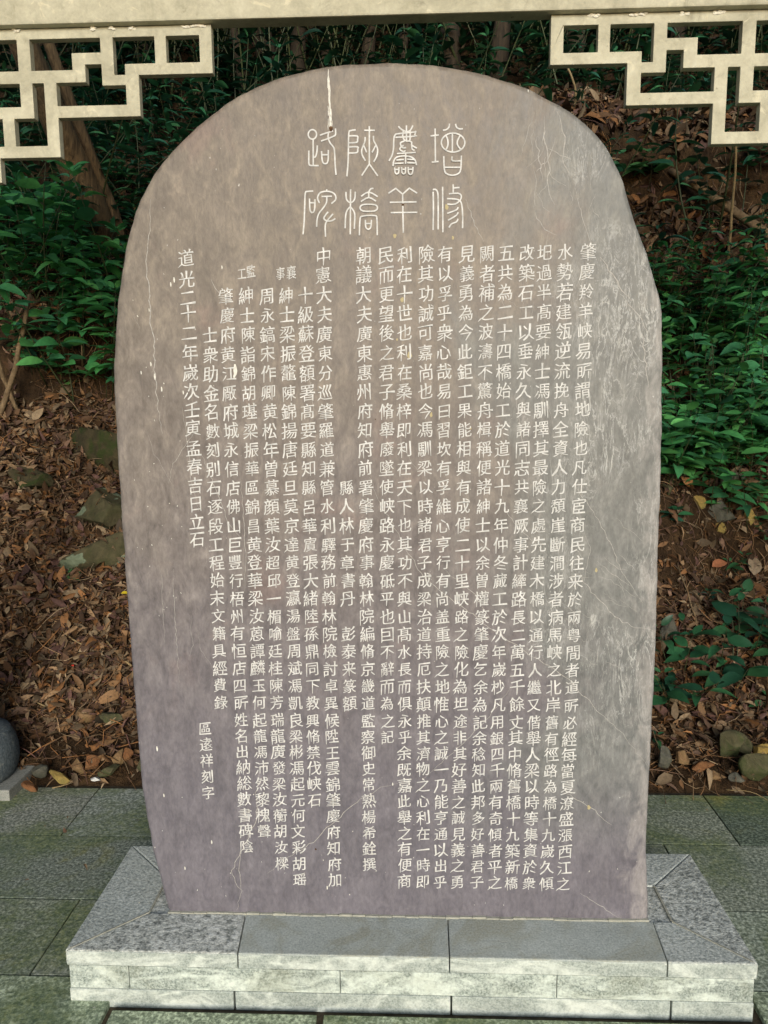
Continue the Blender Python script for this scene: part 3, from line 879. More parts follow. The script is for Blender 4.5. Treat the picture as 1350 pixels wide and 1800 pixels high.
# seal-script heading, strokes read in the crop [510,200,850,430] at 3.97 px per px
TITLE = {
 'lu': [circle(156, 145, 29, 33), [(161, 178), (162, 364)], [(131, 258), (131, 340), (138, 360), (165, 363), (200, 363)], [(190, 222), (188, 262), (178, 300), (163, 304)],
        [(208, 152), (240, 140), (278, 128), (300, 120)], [(216, 192), (262, 176), (300, 160), (317, 148), (317, 104)], [(268, 130), (266, 172), (282, 208), (306, 240), (312, 290), (314, 350), (321, 428)],
        [(220, 262), (224, 320), (232, 345), (246, 350), (259, 344), (266, 318), (267, 254)], [(222, 288), (266, 288)]],
 'xia': [[(458, 113), (425, 118), (410, 135), (407, 250), (404, 350), (396, 438)], [(409, 156), (468, 156), (471, 180), (465, 200), (409, 204)], [(409, 233), (470, 232), (472, 250), (466, 272), (409, 275)],
         [(517, 117), (592, 117)], [(553, 88), (553, 352)], [(553, 352), (500, 433)], [(553, 352), (612, 435)],
         [(524, 164), (522, 195), (510, 225), (500, 255), (504, 290), (526, 330)], [(513, 222), (524, 245), (534, 272)], [(582, 156), (584, 190), (600, 220), (611, 255), (604, 300), (583, 338)], [(598, 222), (584, 250), (572, 272)]],
 'ling': [[(755, 88), (775, 108), (800, 122), (820, 125), (840, 115), (857, 82)], [(812, 82), (812, 125)], [(878, 120), (870, 150), (870, 158), (735, 166)], [(880, 128), (760, 140), (732, 150), (723, 190), (722, 240), (712, 290), (690, 330)],
          [(790, 122), (786, 160), (800, 186), (820, 192), (836, 184), (838, 122)], [(812, 125), (812, 190)], [(798, 192), (770, 205), (775, 230), (765, 250), (790, 265), (806, 258)], [(792, 222), (780, 230), (790, 240), (810, 238)],
          [(826, 192), (848, 200), (850, 222), (884, 242)], [(848, 222), (852, 248), (868, 258)], [(746, 280), (876, 272)], [(718, 368), (724, 330), (745, 305), (790, 296), (812, 298), (850, 306), (874, 330), (882, 362)], [(806, 280), (806, 352)],
          [(742, 325), (795, 322)], [(818, 320), (866, 322)], [(728, 350), (792, 346)], [(815, 344), (878, 346)],
          [(730, 378), (733, 412), (745, 422), (757, 412), (759, 375)], [(731, 392), (758, 392)], [(778, 375), (781, 412), (792, 422), (804, 412), (806, 374)], [(779, 391), (805, 391)], [(824, 374), (826, 414), (840, 427), (854, 414), (857, 374)], [(825, 391), (856, 391)]],
 'zeng': [[(1012, 104), (1014, 335)], [(980, 156), (1038, 149)], [(988, 339), (1036, 334)], [(1112, 70), (1108, 95), (1090, 112), (1066, 116)], [(1154, 72), (1162, 96), (1182, 107), (1206, 106)],
          circle(1137, 203, 82, 66), [(1132, 140), (1132, 268)], [(1086, 150), (1100, 185), (1100, 225), (1084, 258)], [(1186, 155), (1168, 190), (1168, 220), (1190, 250)],
          [(1072, 297), (1076, 390), (1092, 420), (1132, 431), (1172, 420), (1190, 390), (1195, 294)], [(1076, 376), (1192, 376)], [(1131, 300), (1133, 330), (1194, 330)]],
 'bei': [[(162, 540), (122, 543), (106, 556), (102, 650), (98, 760), (90, 842)], [(136, 592), (138, 665), (148, 688), (155, 690), (165, 684), (172, 660), (174, 598)], [(137, 622), (174, 622)],
         [(256, 528), (256, 545)], [(206, 624), (192, 590), (206, 556), (240, 543), (284, 546), (314, 566), (318, 600), (288, 628)], [(220, 579), (292, 577)], [(256, 580), (254, 622), (230, 660), (200, 700), (188, 745), (186, 790)],
         [(266, 686), (250, 705), (236, 730), (254, 748), (290, 748), (316, 732)], [(300, 700), (262, 745), (246, 780), (248, 860)]],
 'qiao': [[(422, 528), (420, 842)], [(390, 546), (392, 590), (404, 612), (422, 622)], [(455, 545), (452, 590), (440, 612), (422, 622)], [(420, 650), (400, 672), (388, 710), (384, 800)], [(422, 650), (444, 680), (452, 715), (448, 804)],
          [(582, 522), (562, 526), (549, 548)], [(496, 578), (549, 548), (612, 580)], [(549, 548), (549, 590)], [(494, 614), (549, 586), (600, 612)], [(510, 636), (488, 658), (510, 680), (588, 680), (610, 658), (590, 636), (510, 636)],
          [(484, 850), (488, 740), (506, 716), (590, 712), (606, 736), (608, 850)], [(526, 742), (528, 790), (540, 806), (552, 806), (564, 790), (568, 742)], [(527, 768), (567, 768)]],
 'yang': [[(686, 556), (737, 522), (785, 562)], [(785, 562), (832, 520), (886, 555)], [(785, 562), (790, 832)], [(696, 619), (882, 616)], [(702, 691), (888, 689)]],
 'xiu': [[(996, 532), (1012, 528), (1028, 545), (1033, 600), (1033, 808)], [(998, 545), (1000, 640), (998, 812)], [(1064, 510), (1066, 828)], [(1138, 494), (1138, 556)], [(1140, 519), (1182, 516)], [(1108, 560), (1170, 556), (1194, 572), (1186, 604), (1150, 632), (1096, 632)],
         [(1094, 594), (1150, 596), (1184, 608), (1198, 640), (1204, 720), (1203, 800)], [(1172, 652), (1160, 672), (1096, 697)], [(1172, 688), (1160, 710), (1102, 745)], [(1172, 734), (1160, 756), (1126, 770), (1108, 796)]],
}
for key, strokes in TITLE.items():
    bm = bmesh.new()
    for i, st in enumerate(strokes):
        w_ = [at_y(510 + p[0] / 3.9706, 200 + p[1] / 3.9706) for p in st]
        straight = len(st) == 2 or key == 'yang'
        pts = w_ if straight else smooth_path(w_, 3)
        ribbon(bm, pts, 0.0033, FS - 0.00012 * i)
    me = bpy.data.meshes.new('title_character'); bm.to_mesh(me); bm.free()
    link('title_character', me, M_PAINT, stele)

# cracks, veins, runs and spots that can be picked out on the face
def wiggle(pts, amp, step=0.012, seed=0):
    r = random.Random(seed)
    out = []
    for a, b in zip(pts, pts[1:]):
        a, b = Vector(a), Vector(b)
        k = max(2, int((b - a).length / step))
        nn = Vector((-(b - a).y, (b - a).x)).normalized()
        for j in range(k):
            out.append(a.lerp(b, j / k) + nn * r.uniform(-amp, amp))
    out.append(Vector(pts[-1]))
    return out
CR = [
 ([(263,350),(265,385),(262,415),(258,440),(257,470),(262,520),(264,560),(270,600),(272,650),(278,720),(286,762)], 0.0021),
 ([(650,838),(665,880),(690,920),(715,965),(735,1000),(752,1020),(790,1050),(830,1080),(860,1105),(900,1130),(930,1150),(965,1170),(1000,1195),(1035,1232),(1060,1260),(1090,1285),(1140,1350)], 0.0016),
 ([(778,1000),(812,1025),(835,1045),(862,1090)], 0.0012),
 ([(905,1195),(890,1220),(875,1240),(855,1265),(835,1285),(800,1320),(770,1345),(742,1370)], 0.0012),
 ([(700,1378),(670,1385),(640,1400),(610,1425),(580,1450),(550,1480),(520,1500),(495,1515),(470,1535)], 0.0016),
 ([(455,1350),(450,1400),(452,1440),(432,1480),(418,1510),(408,1530),(412,1550),(424,1565),(416,1600)], 0.0017),
 ([(422,1500),(421,1530),(424,1565)], 0.0014),
 ([(540,640),(548,690),(552,720),(545,745)], 0.0012),
 ([(355,800),(375,850),(392,890),(400,915),(425,950)], 0.0013),
 ([(422,830),(428,900),(432,980),(430,1040)], 0.0012),
 ([(320,715),(330,780),(335,840),(350,900)], 0.0010),
 ([(344,755),(305,815),(296,850)], 0.0010),
 ([(305,1000),(306,1060),(312,1150),(316,1200)], 0.0009),
 ([(284,1010),(287,1080),(290,1130)], 0.0008),
 ([(700,720),(705,780),(735,830)], 0.0009),
 ([(905,690),(915,760),(925,800),(930,850)], 0.0012),
 ([(880,860),(890,900),(910,925),(945,960),(970,985)], 0.0011),
 ([(1055,452),(1070,475),(1085,495),(1095,510),(1110,530)], 0.0024),
 ([(1090,515),(1110,540),(1128,560),(1140,590)], 0.0018),
 ([(1010,330),(1020,370),(1030,400),(1040,430)], 0.0013),
 ([(955,205),(957,250),(966,290),(962,330),(975,360)], 0.0024),
 ([(980,195),(992,240),(990,280),(1002,310)], 0.0022),
 ([(942,240),(950,290),(953,320)], 0.0016),
 ([(962,262),(985,272),(1004,280)], 0.0014),
 ([(818,350),(835,395),(850,425)], 0.0014),
 ([(1128,585),(1135,640),(1140,680)], 0.0022),
 ([(1010,1000),(1040,1040),(1080,1085),(1110,1100),(1150,1110)], 0.0016),
 ([(1005,850),(1030,880),(1055,920),(1075,960),(1090,1000),(1130,1060)], 0.0013),
 ([(990,1390),(1040,1420),(1075,1450)], 0.0016),
 ([(1020,1570),(1060,1595),(1090,1615)], 0.0013),
 ([(370,490),(385,515),(395,530)], 0.0012),
]
vr_ = random.Random(21)
def scratch(n, poly, ang, spread, l0, l1, w0, w1):
    """fine wandering calcite threads inside a picture-space quad of the face"""
    (xa, ya), (xb, yb), (xc, yc), (xd, yd) = poly
    for _ in range(n):
        u, v = vr_.random(), vr_.random()
        x = (xa * (1 - u) + xb * u) * (1 - v) + (xd * (1 - u) + xc * u) * v
        y = (ya * (1 - u) + yb * u) * (1 - v) + (yd * (1 - u) + yc * u) * v
        a = math.radians(ang + vr_.gauss(0, spread)); L_ = vr_.uniform(l0, l1)
        p = [(x, y)]
        for k in range(3):
            a += vr_.gauss(0, .3)
            p.append((p[-1][0] + L_ / 3 * math.cos(a), p[-1][1] + L_ / 3 * math.sin(a)))
        p = [q for q in p if q[0] < (1128 if q[1] > 520 else 1085 if q[1] > 420 else 1060 if q[1] > 260 else 1010)]
        if len(p) > 2: CR.append((p, vr_.uniform(w0, w1) * .8))
scratch(12, [(925, 185), (985, 200), (1010, 420), (935, 400)], 88, 14, 30, 90, .0008, .0019)
scratch(8, [(985, 230), (1050, 270), (1085, 430), (1000, 420)], 70, 25, 15, 60, .0005, .0013)
scratch(14, [(1045, 440), (1110, 430), (1150, 700), (1100, 690)], 55, 22, 20, 70, .0006, .0016)
scratch(16, [(1000, 800), (1140, 830), (1145, 1160), (1000, 1130)], 58, 18, 25, 100, .0005, .0013)
scratch(22, [(990, 980), (1145, 960), (1140, 1200), (985, 1170)], 48, 22, 15, 60, .0004, .0011)
scratch(8, [(860, 430), (1000, 430), (1000, 700), (870, 700)], 75, 25, 20, 70, .0004, .0008)
scratch(6, [(230, 480), (330, 480), (380, 1200), (260, 1200)], 85, 12, 30, 110, .0004, .0008)
bm = bmesh.new()
for i, (pts, wd) in enumerate(CR):
    ribbon(bm, wiggle([at_y(*p) for p in pts], 0.0030 if wd > .0015 else .002, 0.010, i), wd, -0.00030 - 0.000002 * i, True)
me = bpy.data.meshes.new('pale_vein'); bm.to_mesh(me); bm.free()
into_tablet(me, M_VEIN)

bm = bmesh.new()
rr = random.Random(3)
for i in range(26):
    t0 = rr.random() ** 0.7
    y0 = 124 + 88 * t0; L_ = rr.uniform(8, 22)
    x0 = 577 + 4 * (y0 - 124) / 100 + rr.uniform(-1, 1) * (1.0 + 3.2 * (y0 - 124) / 100)
    ribbon(bm, wiggle([at_y(x0, y0), at_y(x0 + rr.uniform(-1, 1), min(y0 + L_, 228))], 0.0006, 0.006, i), rr.uniform(0.0012, 0.0026), -0.0005 - 0.00001 * i, True)
ribbon(bm, wiggle([at_y(577, 122), at_y(578, 150), at_y(580, 190), at_y(582, 224)], 0.0006, 0.008, 77), 0.0038, -0.0008, True)
for j, (px, py, s) in enumerate([(412, 652, 1.6), (300, 500, 1), (322, 690, .9), (265, 640, 1), (248, 655, .8), (272, 662, 1.4), (284, 684, 1.1), (262, 545, .7), (276, 1316, 1.3), (288, 1398, .9), (390, 470, .8), (306, 492, 1.2), (372, 1480, 1), (325, 1526, .9), (1010, 1030, .7), (640, 1372, .8), (690, 1378, .8), (860, 1560, .8), (575, 1560, 1.0), (928, 160, .6)]):
    cx, cz = at_y(px, py)
    ribbon(bm, [(cx, cz + 0.005 * s), (cx + .0005, cz), (cx + 0.0005, cz - 0.005 * s)], 0.0035 * s, -0.0006 - 0.00001 * j, True)
ribbon(bm, wiggle([at_y(413, 640), at_y(415, 652), at_y(411, 664)], 0.001, 0.006, 9), 0.008, -0.0013, True)
for i in range(70):      # pale scuffs near the foot and flecks
    px, py = rr.uniform(240, 1120), rr.uniform(1380, 1600)
    if rr.random() < 0.35: px, py = rr.uniform(230, 330), rr.uniform(480, 1100)
    cx, cz = at_y(px, py)
    ribbon(bm, [(cx, cz), (cx + rr.uniform(-.002, .002), cz + rr.uniform(.0012, .004))], rr.uniform(0.0008, 0.002), -0.00042 - 0.000004 * i)
me = bpy.data.meshes.new('white_run'); bm.to_mesh(me); bm.free()
into_tablet(me, M_CRACKW)
def blobs(name, mat, lst, y):
    bm = bmesh.new()
    for j, (px, py, rx, rz) in enumerate(lst):
        cx, cz = at_y(px, py)
        vs = [bm.verts.new((cx + rx * math.cos(t) * (1 + .2 * math.sin(3 * t + j)), y - 0.00001 * j, cz + rz * math.sin(t) * (1 + .15 * math.cos(2 * t + j)))) for t in [2 * math.pi * q / 14 for q in range(14)]]
        bm.faces.new(vs)
    bmesh.ops.recalc_face_normals(bm, faces=bm.faces[:])
    me = bpy.data.meshes.new(name); bm.to_mesh(me); bm.free()
    into_tablet(me, mat)
blobs('yellow_spot', M_DROP, [(694, 415, .0036, .0055), (796, 418, .0026, .0045), (785, 364, .004, .006), (720, 624, .0055, .0075), (758, 729, .003, .0055), (707, 527, .004, .006), (698, 597, .002, .003), (827, 753, .0024, .0034), (1035, 1419, .004, .006), (1048, 1002, .003, .005)], -0.00055)
blobs('rust_spot', M_RUST, [(582, 227, .0038, .0065), (708, 360, .0028, .0028), (555, 1492, .0025, .0025), (660, 737, .0015, .0015)], -0.0021)

# ------------------------------------------------------------------ pavilion
pav = empty('pavilion', (0.0, 0.9, 0.0), 'cream concrete pavilion frame with key pattern lattice brackets under its beam', 'pavilion')
ZB = 2.722
m_ = MB(); m_.box(-2.6, 2.6, 0.86, 0.925, ZB, ZB + 0.30, 0.006); m_.build('beam', M_CONC, pav)
BARS = [(-1.60, -.669, 2.688, 2.7205), (-.711, -.669, 2.568, 2.7205), (-.968, -.669, 2.568, 2.604), (-.863, -.824, 2.568, 2.69), (-1.048, -1.005, 2.537, 2.69), (-1.048, -.922, 2.537, 2.57),
        (-.968, -.922, 2.437, 2.604), (-1.25, -.922, 2.437, 2.475), (-1.148, -1.005, 2.605, 2.642), (-1.148, -1.104, 2.549, 2.642), (-1.60, -1.104, 2.549, 2.589), (-1.334, -1.29, 2.437, 2.69),
        (-1.60, -1.29, 2.437, 2.475), (-1.25, -1.207, 2.31, 2.589), (-1.60, -1.207, 2.31, 2.348), (-1.402, -1.361, 2.31, 2.475), (-1.466, -1.420, 2.268, 2.348), (-1.60, -1.420, 2.23, 2.268)]
def lattice(mirror):
    bars = BARS
    cx = -0.105
    if mirror: bars = [(2 * cx - b, 2 * cx - a, c, d) for a, b, c, d in BARS]
    xs = sorted({round(v, 4) for b in bars for v in b[:2]}); zs = sorted({round(v, 4) for b in bars for v in b[2:]})
    occ = lambda i, j: 0 <= i < len(xs) - 1 and 0 <= j < len(zs) - 1 and any(b[0] - 1e-4 <= xs[i] and xs[i + 1] <= b[1] + 1e-4 and b[2] - 1e-4 <= zs[j] and zs[j + 1] <= b[3] + 1e-4 for b in bars)
    bm = bmesh.new()
    y0, y1 = 0.888, 0.918
    VC = {}
    def vv(i, y, j):
        key = (i, y, j)
        if key not in VC: VC[key] = bm.verts.new((xs[i], y, zs[j]))
        return VC[key]
    for i in range(len(xs) - 1):
        for j in range(len(zs) - 1):
            if not occ(i, j): continue
            bm.faces.new((vv(i, y0, j), vv(i + 1, y0, j), vv(i + 1, y0, j + 1), vv(i, y0, j + 1)))
            bm.faces.new((vv(i, y1, j + 1), vv(i + 1, y1, j + 1), vv(i + 1, y1, j), vv(i, y1, j)))
            if not occ(i - 1, j): bm.faces.new((vv(i, y0, j), vv(i, y0, j + 1), vv(i, y1, j + 1), vv(i, y1, j)))
            if not occ(i + 1, j): bm.faces.new((vv(i + 1, y0, j + 1), vv(i + 1, y0, j), vv(i + 1, y1, j), vv(i + 1, y1, j + 1)))
            if not occ(i, j - 1): bm.faces.new((vv(i, y0, j), vv(i, y1, j), vv(i + 1, y1, j), vv(i + 1, y0, j)))
            if not occ(i, j + 1): bm.faces.new((vv(i, y0, j + 1), vv(i + 1, y0, j + 1), vv(i + 1, y1, j + 1), vv(i, y1, j + 1)))
    bmesh.ops.recalc_face_normals(bm, faces=bm.faces[:])
    bmesh.ops.dissolve_limit(bm, angle_limit=0.01, verts=bm.verts[:], edges=bm.edges[:])
    es = [e for e in bm.edges if len(e.link_faces) == 2 and e.calc_face_angle(0) > 0.5]
    bmesh.ops.bevel(bm, geom=es, offset=0.0022, segments=2, profile=0.6, affect='EDGES')
    me = bpy.data.meshes.new('lattice_bracket'); bm.to_mesh(me); bm.free()
    return link('lattice_bracket', me, M_CONC, pav)
la = lattice(False); lb = lattice(True)
# lime crust along the joint
M_CRUST = mat_tint('lime_crust', 0.85, 120, 0.3)
rr = random.Random(8)
for px, py in [(28, 54), (162, 47), (196, 48), (232, 45), (325, 41), (343, 41), (353, 41), (1040, 18), (1046, 18), (1115, 15), (1130, 16), (1205, 13), (1260, 12), (1270, 12)]:
    x, z = at_y(px, py, 0.885)
    sp = Soup()
    for q in range(7):
        r = rr.uniform(.003, .0065)
        th = [2 * math.pi * a / 7 for a in range(7)]
        c = Vector((x + rr.uniform(-.012, .012), 0.886 + rr.uniform(-.002, .002), 2.7155 + rr.uniform(-.004, .004)))
        v = [tuple(c + Vector((r * math.cos(a) * 1.4, 0, r * .7 * math.sin(a)))) for a in th] + [tuple(c + Vector((0, -r * .7, 0)))]
        sp.add(v, [(a, (a + 1) % 7, 7) for a in range(7)], (0.8, 0.76, 0.62))
    sp.build('lime_crust', M_CRUST, la if x < 0 else lb)

PX, PY = -1.735, 0.90
for cx, cy in ((PX, PY), (1.80, PY)):
    m_ = MB(); m_.lathe([(0.088, 0.20), (0.088, 2.7), (0.086, 3.0)], cx, cy); m_.build('column', M_CONC, pav, True)
    m_ = MB(); m_.lathe([(0.158, 0.032), (0.168, 0.036), (0.180, 0.060), (0.186, 0.095), (0.185, 0.135), (0.176, 0.175), (0.163, 0.203), (0.158, 0.212), (0.120, 0.216)], cx, cy)
    pl = m_.build('plinth', M_PLINTH, pav, True)
    m_ = MB(); m_.box(cx - 0.215, cx + 0.215, cy - 0.10, cy + 0.215, -0.02, 0.031, 0.004); m_.build('plinth_slab', M_PLEDGE, pav)
m_ = MB()
bmr = m_.bm
for (ya, za, yb, zb) in ((-1.25, 3.85, 0.15, 4.35), (0.15, 4.35, 1.55, 3.40)):
    q = [(ya, za), (yb, zb), (yb, zb + 0.10), (ya, za + 0.10)]
    lo = [bmr.verts.new((-3.4, y, z)) for y, z in q]; hi = [bmr.verts.new((3.4, y, z)) for y, z in q]
    bmr.faces.new(lo); bmr.faces.new(hi[::-1])
    for i in range(4): bmr.faces.new((lo[i], hi[i], hi[(i + 1) % 4], lo[(i + 1) % 4]))
bmesh.ops.recalc_face_normals(bmr, faces=bmr.faces[:])
m_.build('roof', M_ROOF, pav)  # unseen roof, its eaves and pitch shaped for the light they let in

# ------------------------------------------------------------------ leaves
def leaf_tpl(rows=2, wid=0.5, fold=0.25, curl=0.3, shape=0.0):
    """unit leaf along +y, up +z -> verts, tris"""
    ts = [(i + 1) / (rows + 1) for i in range(rows)]
    V = [(0, 0, 0)]
    for t in ts:
        wdt = wid / 2 * math.sin(math.pi * min(1, t ** (0.8 + shape))) ** 0.75
        zc = -curl * (t - 0.15) ** 2
        V += [(-wdt, t, zc + fold * wdt), (0, t, zc), (wdt, t, zc + fold * wdt)]
    V.append((0, 1.0, -curl * 0.72))
    T = [(0, 2, 1), (0, 3, 2)]
    for i in range(rows - 1):
        a = 1 + 3 * i; b = a + 3
        T += [(a, a + 1, b + 1), (a, b + 1, b), (a + 1, a + 2, b + 2), (a + 1, b + 2, b + 1)]
    a = 1 + 3 * (rows - 1); e = len(V) - 1
    T += [(a, a + 1, e), (a + 1, a + 2, e)]
    return np.array(V, np.float32), np.array(T, np.int32)

def frames(direction, normal):
    """rotation matrices whose y is direction and z close to normal"""
    d = direction / np.linalg.norm(direction, axis=-1, keepdims=True)
    x = np.cross(d, normal); x /= (np.linalg.norm(x, axis=-1, keepdims=True) + 1e-9)
    z = np.cross(x, d)
    return np.stack([x, d, z], -1)

def place(tpl, pos, Rm, size, wscale=None):
    V, T = tpl
    n = len(pos)
    L_ = V[None] * np.ones((n, 1, 1), np.float32)
    if wscale is not None: L_[:, :, 0] *= wscale[:, None]; 
    L_ = L_ * size[:, None, None]
    W_ = np.einsum('nij,nkj->nki', Rm, L_) + pos[:, None]
    TT = T[None] + (np.arange(n) * len(V))[:, None, None]
    return W_.reshape(-1, 3), TT.reshape(-1, 3), len(V)

BROWN = np.array([(0.150, 0.080, 0.036), (0.205, 0.115, 0.052), (0.105, 0.056, 0.028), (0.250, 0.160, 0.085), (0.170, 0.100, 0.062), (0.075, 0.042, 0.022), (0.285, 0.205, 0.120), (0.235, 0.110, 0.040), (0.135, 0.095, 0.055), (0.125, 0.065, 0.05)])
TPL = [leaf_tpl(2, 0.45, 0.35, 0.35), leaf_tpl(2, 0.36, 0.8, 0.7), leaf_tpl(2, 0.52, -0.3, -0.4), leaf_tpl(2, 0.3, 1.2, 0.2), leaf_tpl(3, 0.42, 0.5, 1.0)]

def build_litter():
    s = Soup()
    def scatter(n, x0, x1, y0, y1, smin, smax, lift, tilt, dark=1.0, bare=False):
        x = rng.uniform(x0, x1, n); y = rng.uniform(y0, y1, n)
        # keep real steep banks barer
        nn = tnorm(x, y)
        size_max_small = np.full(n, smax < .05)
        keep = rng.random(n) < np.clip((nn[:, 2] - 0.12) * 2.4, 0.12, 1)
        keep &= (y > 1.10) | (rng.random(n) < np.where(size_max_small, .5, .10))
        if bare: keep &= (rng.random(n) < np.where((y > 1.75) & (y < 2.2), .45, 1.0))
        x, y, nn = x[keep], y[keep], nn[keep]
        n = len(x)
        z = terr(x, y) + rng.random(n) ** 2 * lift
        nrm = nn + rng.normal(0, tilt, (n, 3)); nrm /= np.linalg.norm(nrm, axis=1, keepdims=True)
        a = rng.normal(0, 1, (n, 3)); a -= (a * nrm).sum(1, keepdims=True) * nrm
        Rm = frames(a, nrm)
        size = rng.uniform(smin, smax, n) * rng.choice([0.6, 1.0, 1.0, 1.25], n)
        col = BROWN[rng.integers(0, len(BROWN), n)] * rng.uniform(0.35, 1.2, (n, 1)) * dark
        k = rng.integers(0, len(TPL), n)
        for q, tp in enumerate(TPL):
            m = k == q
            if not m.any(): continue
            v, t, nv = place(tp, np.stack([x, y, z], -1)[m], Rm[m], size[m], rng.uniform(0.55, 1.25, m.sum()))
            s.add(v, t, np.repeat(col[m], nv, 0))
    scatter(21000, -2.5, -0.45, 0.93, 3.1, 0.022, 0.082, 0.045, 0.55, 1.0)
    scatter(20000, 0.30, 2.5, 0.93, 3.1, 0.022, 0.085, 0.04, 0.5, 1.0, True)
    scatter(16000, -2.3, -0.45, 0.95, 3.1, 0.008, 0.03, 0.05, 0.9, .6)
    scatter(16000, 0.35, 2.3, 0.95, 3.1, 0.008, 0.03, 0.05, 0.9, .6)
    scatter(5000, -4.8, -2.4, 0.95, 4.5, 0.04, 0.11, 0.04, 0.5, .8)
    scatter(5000, 2.4, 4.8, 0.95, 4.5, 0.04, 0.11, 0.04, 0.5, .8)
    scatter(2500, -0.5, 0.4, 0.95, 3.0, 0.045, 0.085, 0.03, 0.4)
    scatter(10000, -2.8, 2.8, 3.1, 5.2, 0.05, 0.11, 0.035, 0.6, .7)
    scatter(6000, 0.4, 2.4, 3.4, 4.9, 0.06, 0.14, 0.05, 0.9, .9)
    scatter(3500, -4, 4, 5.2, 8.5, 0.07, 0.13, 0.04, 0.6, .35)  # upper slope litter darkened in colour for the shade of the wood
    for _ in range(60):      # crumbs blown on to the paving
        x, y = rng.uniform(-1.6, 1.6), 0.9 - rng.random() ** 2 * 1.2
        if abs(x) < .95 and y < .33: continue
        a = rng.uniform(0, 6.28); d = np.array([math.cos(a), math.sin(a), .05])
        v, t, nv = place(TPL[int(rng.integers(0, 5))], np.array([[x, y, .012]]), frames(np.array([d]), np.array([[0, 0, 1.0]])), np.array([rng.uniform(.008, .03)]))
        s.add(v, t, BROWN[rng.integers(0, len(BROWN))] * rng.uniform(.8, 1.8))
    # dry stems, grass and roots
    def stems(n, x0, x1, y0, y1, lmin, lmax, r0, hang=0.0):
        for _ in range(n):
            x, y = rng.uniform(x0, x1), rng.uniform(y0, y1)
            nn = tnorm(np.array(x), np.array(y))
            a = rng.normal(0, 1, 3)
            if hang: a = np.array([rng.normal(0, .3), rng.normal(-.5, .2), -1.0])
            a = a - a.dot(nn) * nn * (0.9 if not hang else 0.6); a /= np.linalg.norm(a)
            L_ = rng.uniform(lmin, lmax)
            b = np.cross(nn, a); bend = rng.normal(0, 0.18) * L_
            p0 = np.array([x, y, float(terr(x, y)) + rng.uniform(0.003, 0.03)])
            pts = [p0, p0 + a * L_ * .35 + b * bend + nn * rng.uniform(0, .02), p0 + a * L_ * .7 + b * bend * .8 + nn * rng.uniform(0, .015), p0 + a * L_ + nn * rng.uniform(-.01, .01)]
            pts = [np.array([q[0], q[1], max(q[2], float(terr(q[0], q[1])) + 0.002)]) for q in pts]
            r = rng.uniform(0.4, 1.0) * r0
            v, t = tube_np(pts, [r, r, r * .8, r * .45], 3)
            c = BROWN[rng.integers(0, len(BROWN))] * rng.uniform(0.8, 1.6)
            s.add(v, t, c)
    stems(1700, -2.4, -0.45, 0.95, 3.0, 0.06, 0.28, 0.0028)
    stems(1700, 0.35, 2.4, 0.95, 3.0, 0.06, 0.28, 0.0022)
    stems(1100, -2.6, 2.6, 3.0, 5.0, 0.08, 0.35, 0.0032)
    stems(420, 0.4, 2.6, 3.5, 4.4, 0.10, 0.32, 0.0035, 1)
    stems(160, 0.5, 2.2, 1.9, 2.2, 0.08, 0.22, 0.0022, 1)
    stems(160, -2.2, -0.4, 2.85, 3.2, 0.10, 0.35, 0.003, 1)
    o = s.build('leaf_litter', M_LITTER)
    tag(o, 'brown fallen leaves and dry twigs covering the slope', 'leaf litter', kind='stuff')
build_litter()

GREEN = [np.array(c) for c in ((0.019, 0.084, 0.036), (0.026, 0.105, 0.042), (0.016, 0.066, 0.034), (0.036, 0.122, 0.046), (0.020, 0.080, 0.048))]
PALE = [np.array(c) for c in ((0.075, 0.20, 0.050), (0.10, 0.23, 0.055), (0.06, 0.165, 0.05))]
COVER = [c * np.array([3.1, 3.0, 2.2]) for c in GREEN]
GT = [leaf_tpl(4, 0.50, 0.28, 0.35, 0.1), leaf_tpl(4, 0.44, 0.4, 0.6, 0.1), leaf_tpl(4, 0.56, 0.15, 0.2, 0.0)]

def one_leaf(s, p, d, nrm, size, col, tpl=None, wscale=1.0):
    Rm = frames(np.array([d]), np.array([nrm]))
    v, t, nv = place(tpl or GT[int(rng.integers(0, 3))], np.array([p]), Rm, np.array([size]), np.array([wscale]))
    s.add(v, t, col)

def stem_plant(fol, stm, base, height, lean, nodes, lsize, cols, wscale=1.0, whorl=2, droop=0.1):
    """one leafy stem: opposite leaves at nodes and a tip pair"""
    base = np.array(base, float)
    tip = base + np.array([lean[0], lean[1], 1.0]) * height
    mid = (base + tip) / 2 + rng.normal(0, 0.06, 3) * height
    P = lambda t: base * (1 - t) ** 2 + mid * 2 * t * (1 - t) + tip * t * t
    pts = [P(t) for t in np.linspace(0, 1, 6)]
    if stm is not None:
        v, t = tube_np(pts, [0.0022 * max(1, height / .25) * (1 - .13 * i) for i in range(6)], 4)
        stm.add(v, t, np.array((0.06, 0.075, 0.03)) * rng.uniform(.7, 1.2))
    a0 = rng.uniform(0, 6.28)
    for i in range(nodes):
        t = 0.25 + 0.75 * (i + 1) / nodes
        p = P(t)
        for k in range(whorl):
            a = a0 + i * 1.57 + k * 6.283 / whorl + rng.normal(0, .25)
            up_ = 0.25 + 0.5 * (t > 0.9) - droop + rng.normal(0, .15)
            d = np.array([math.cos(a), math.sin(a), up_])
            nrm = np.array([0, -0.25, 1.0]) + rng.normal(0, .25, 3)
            sz = lsize * (0.75 + 0.5 * math.sin(math.pi * min(1, t * .85))) * rng.uniform(.75, 1.2) * (0.75 if t > 0.95 else 1)
            one_leaf(fol, p + d / np.linalg.norm(d) * lsize * 0.12, d, nrm, sz, cols[int(rng.integers(0, len(cols)))] * rng.uniform(.75, 1.3), None, wscale * rng.uniform(.85, 1.1))

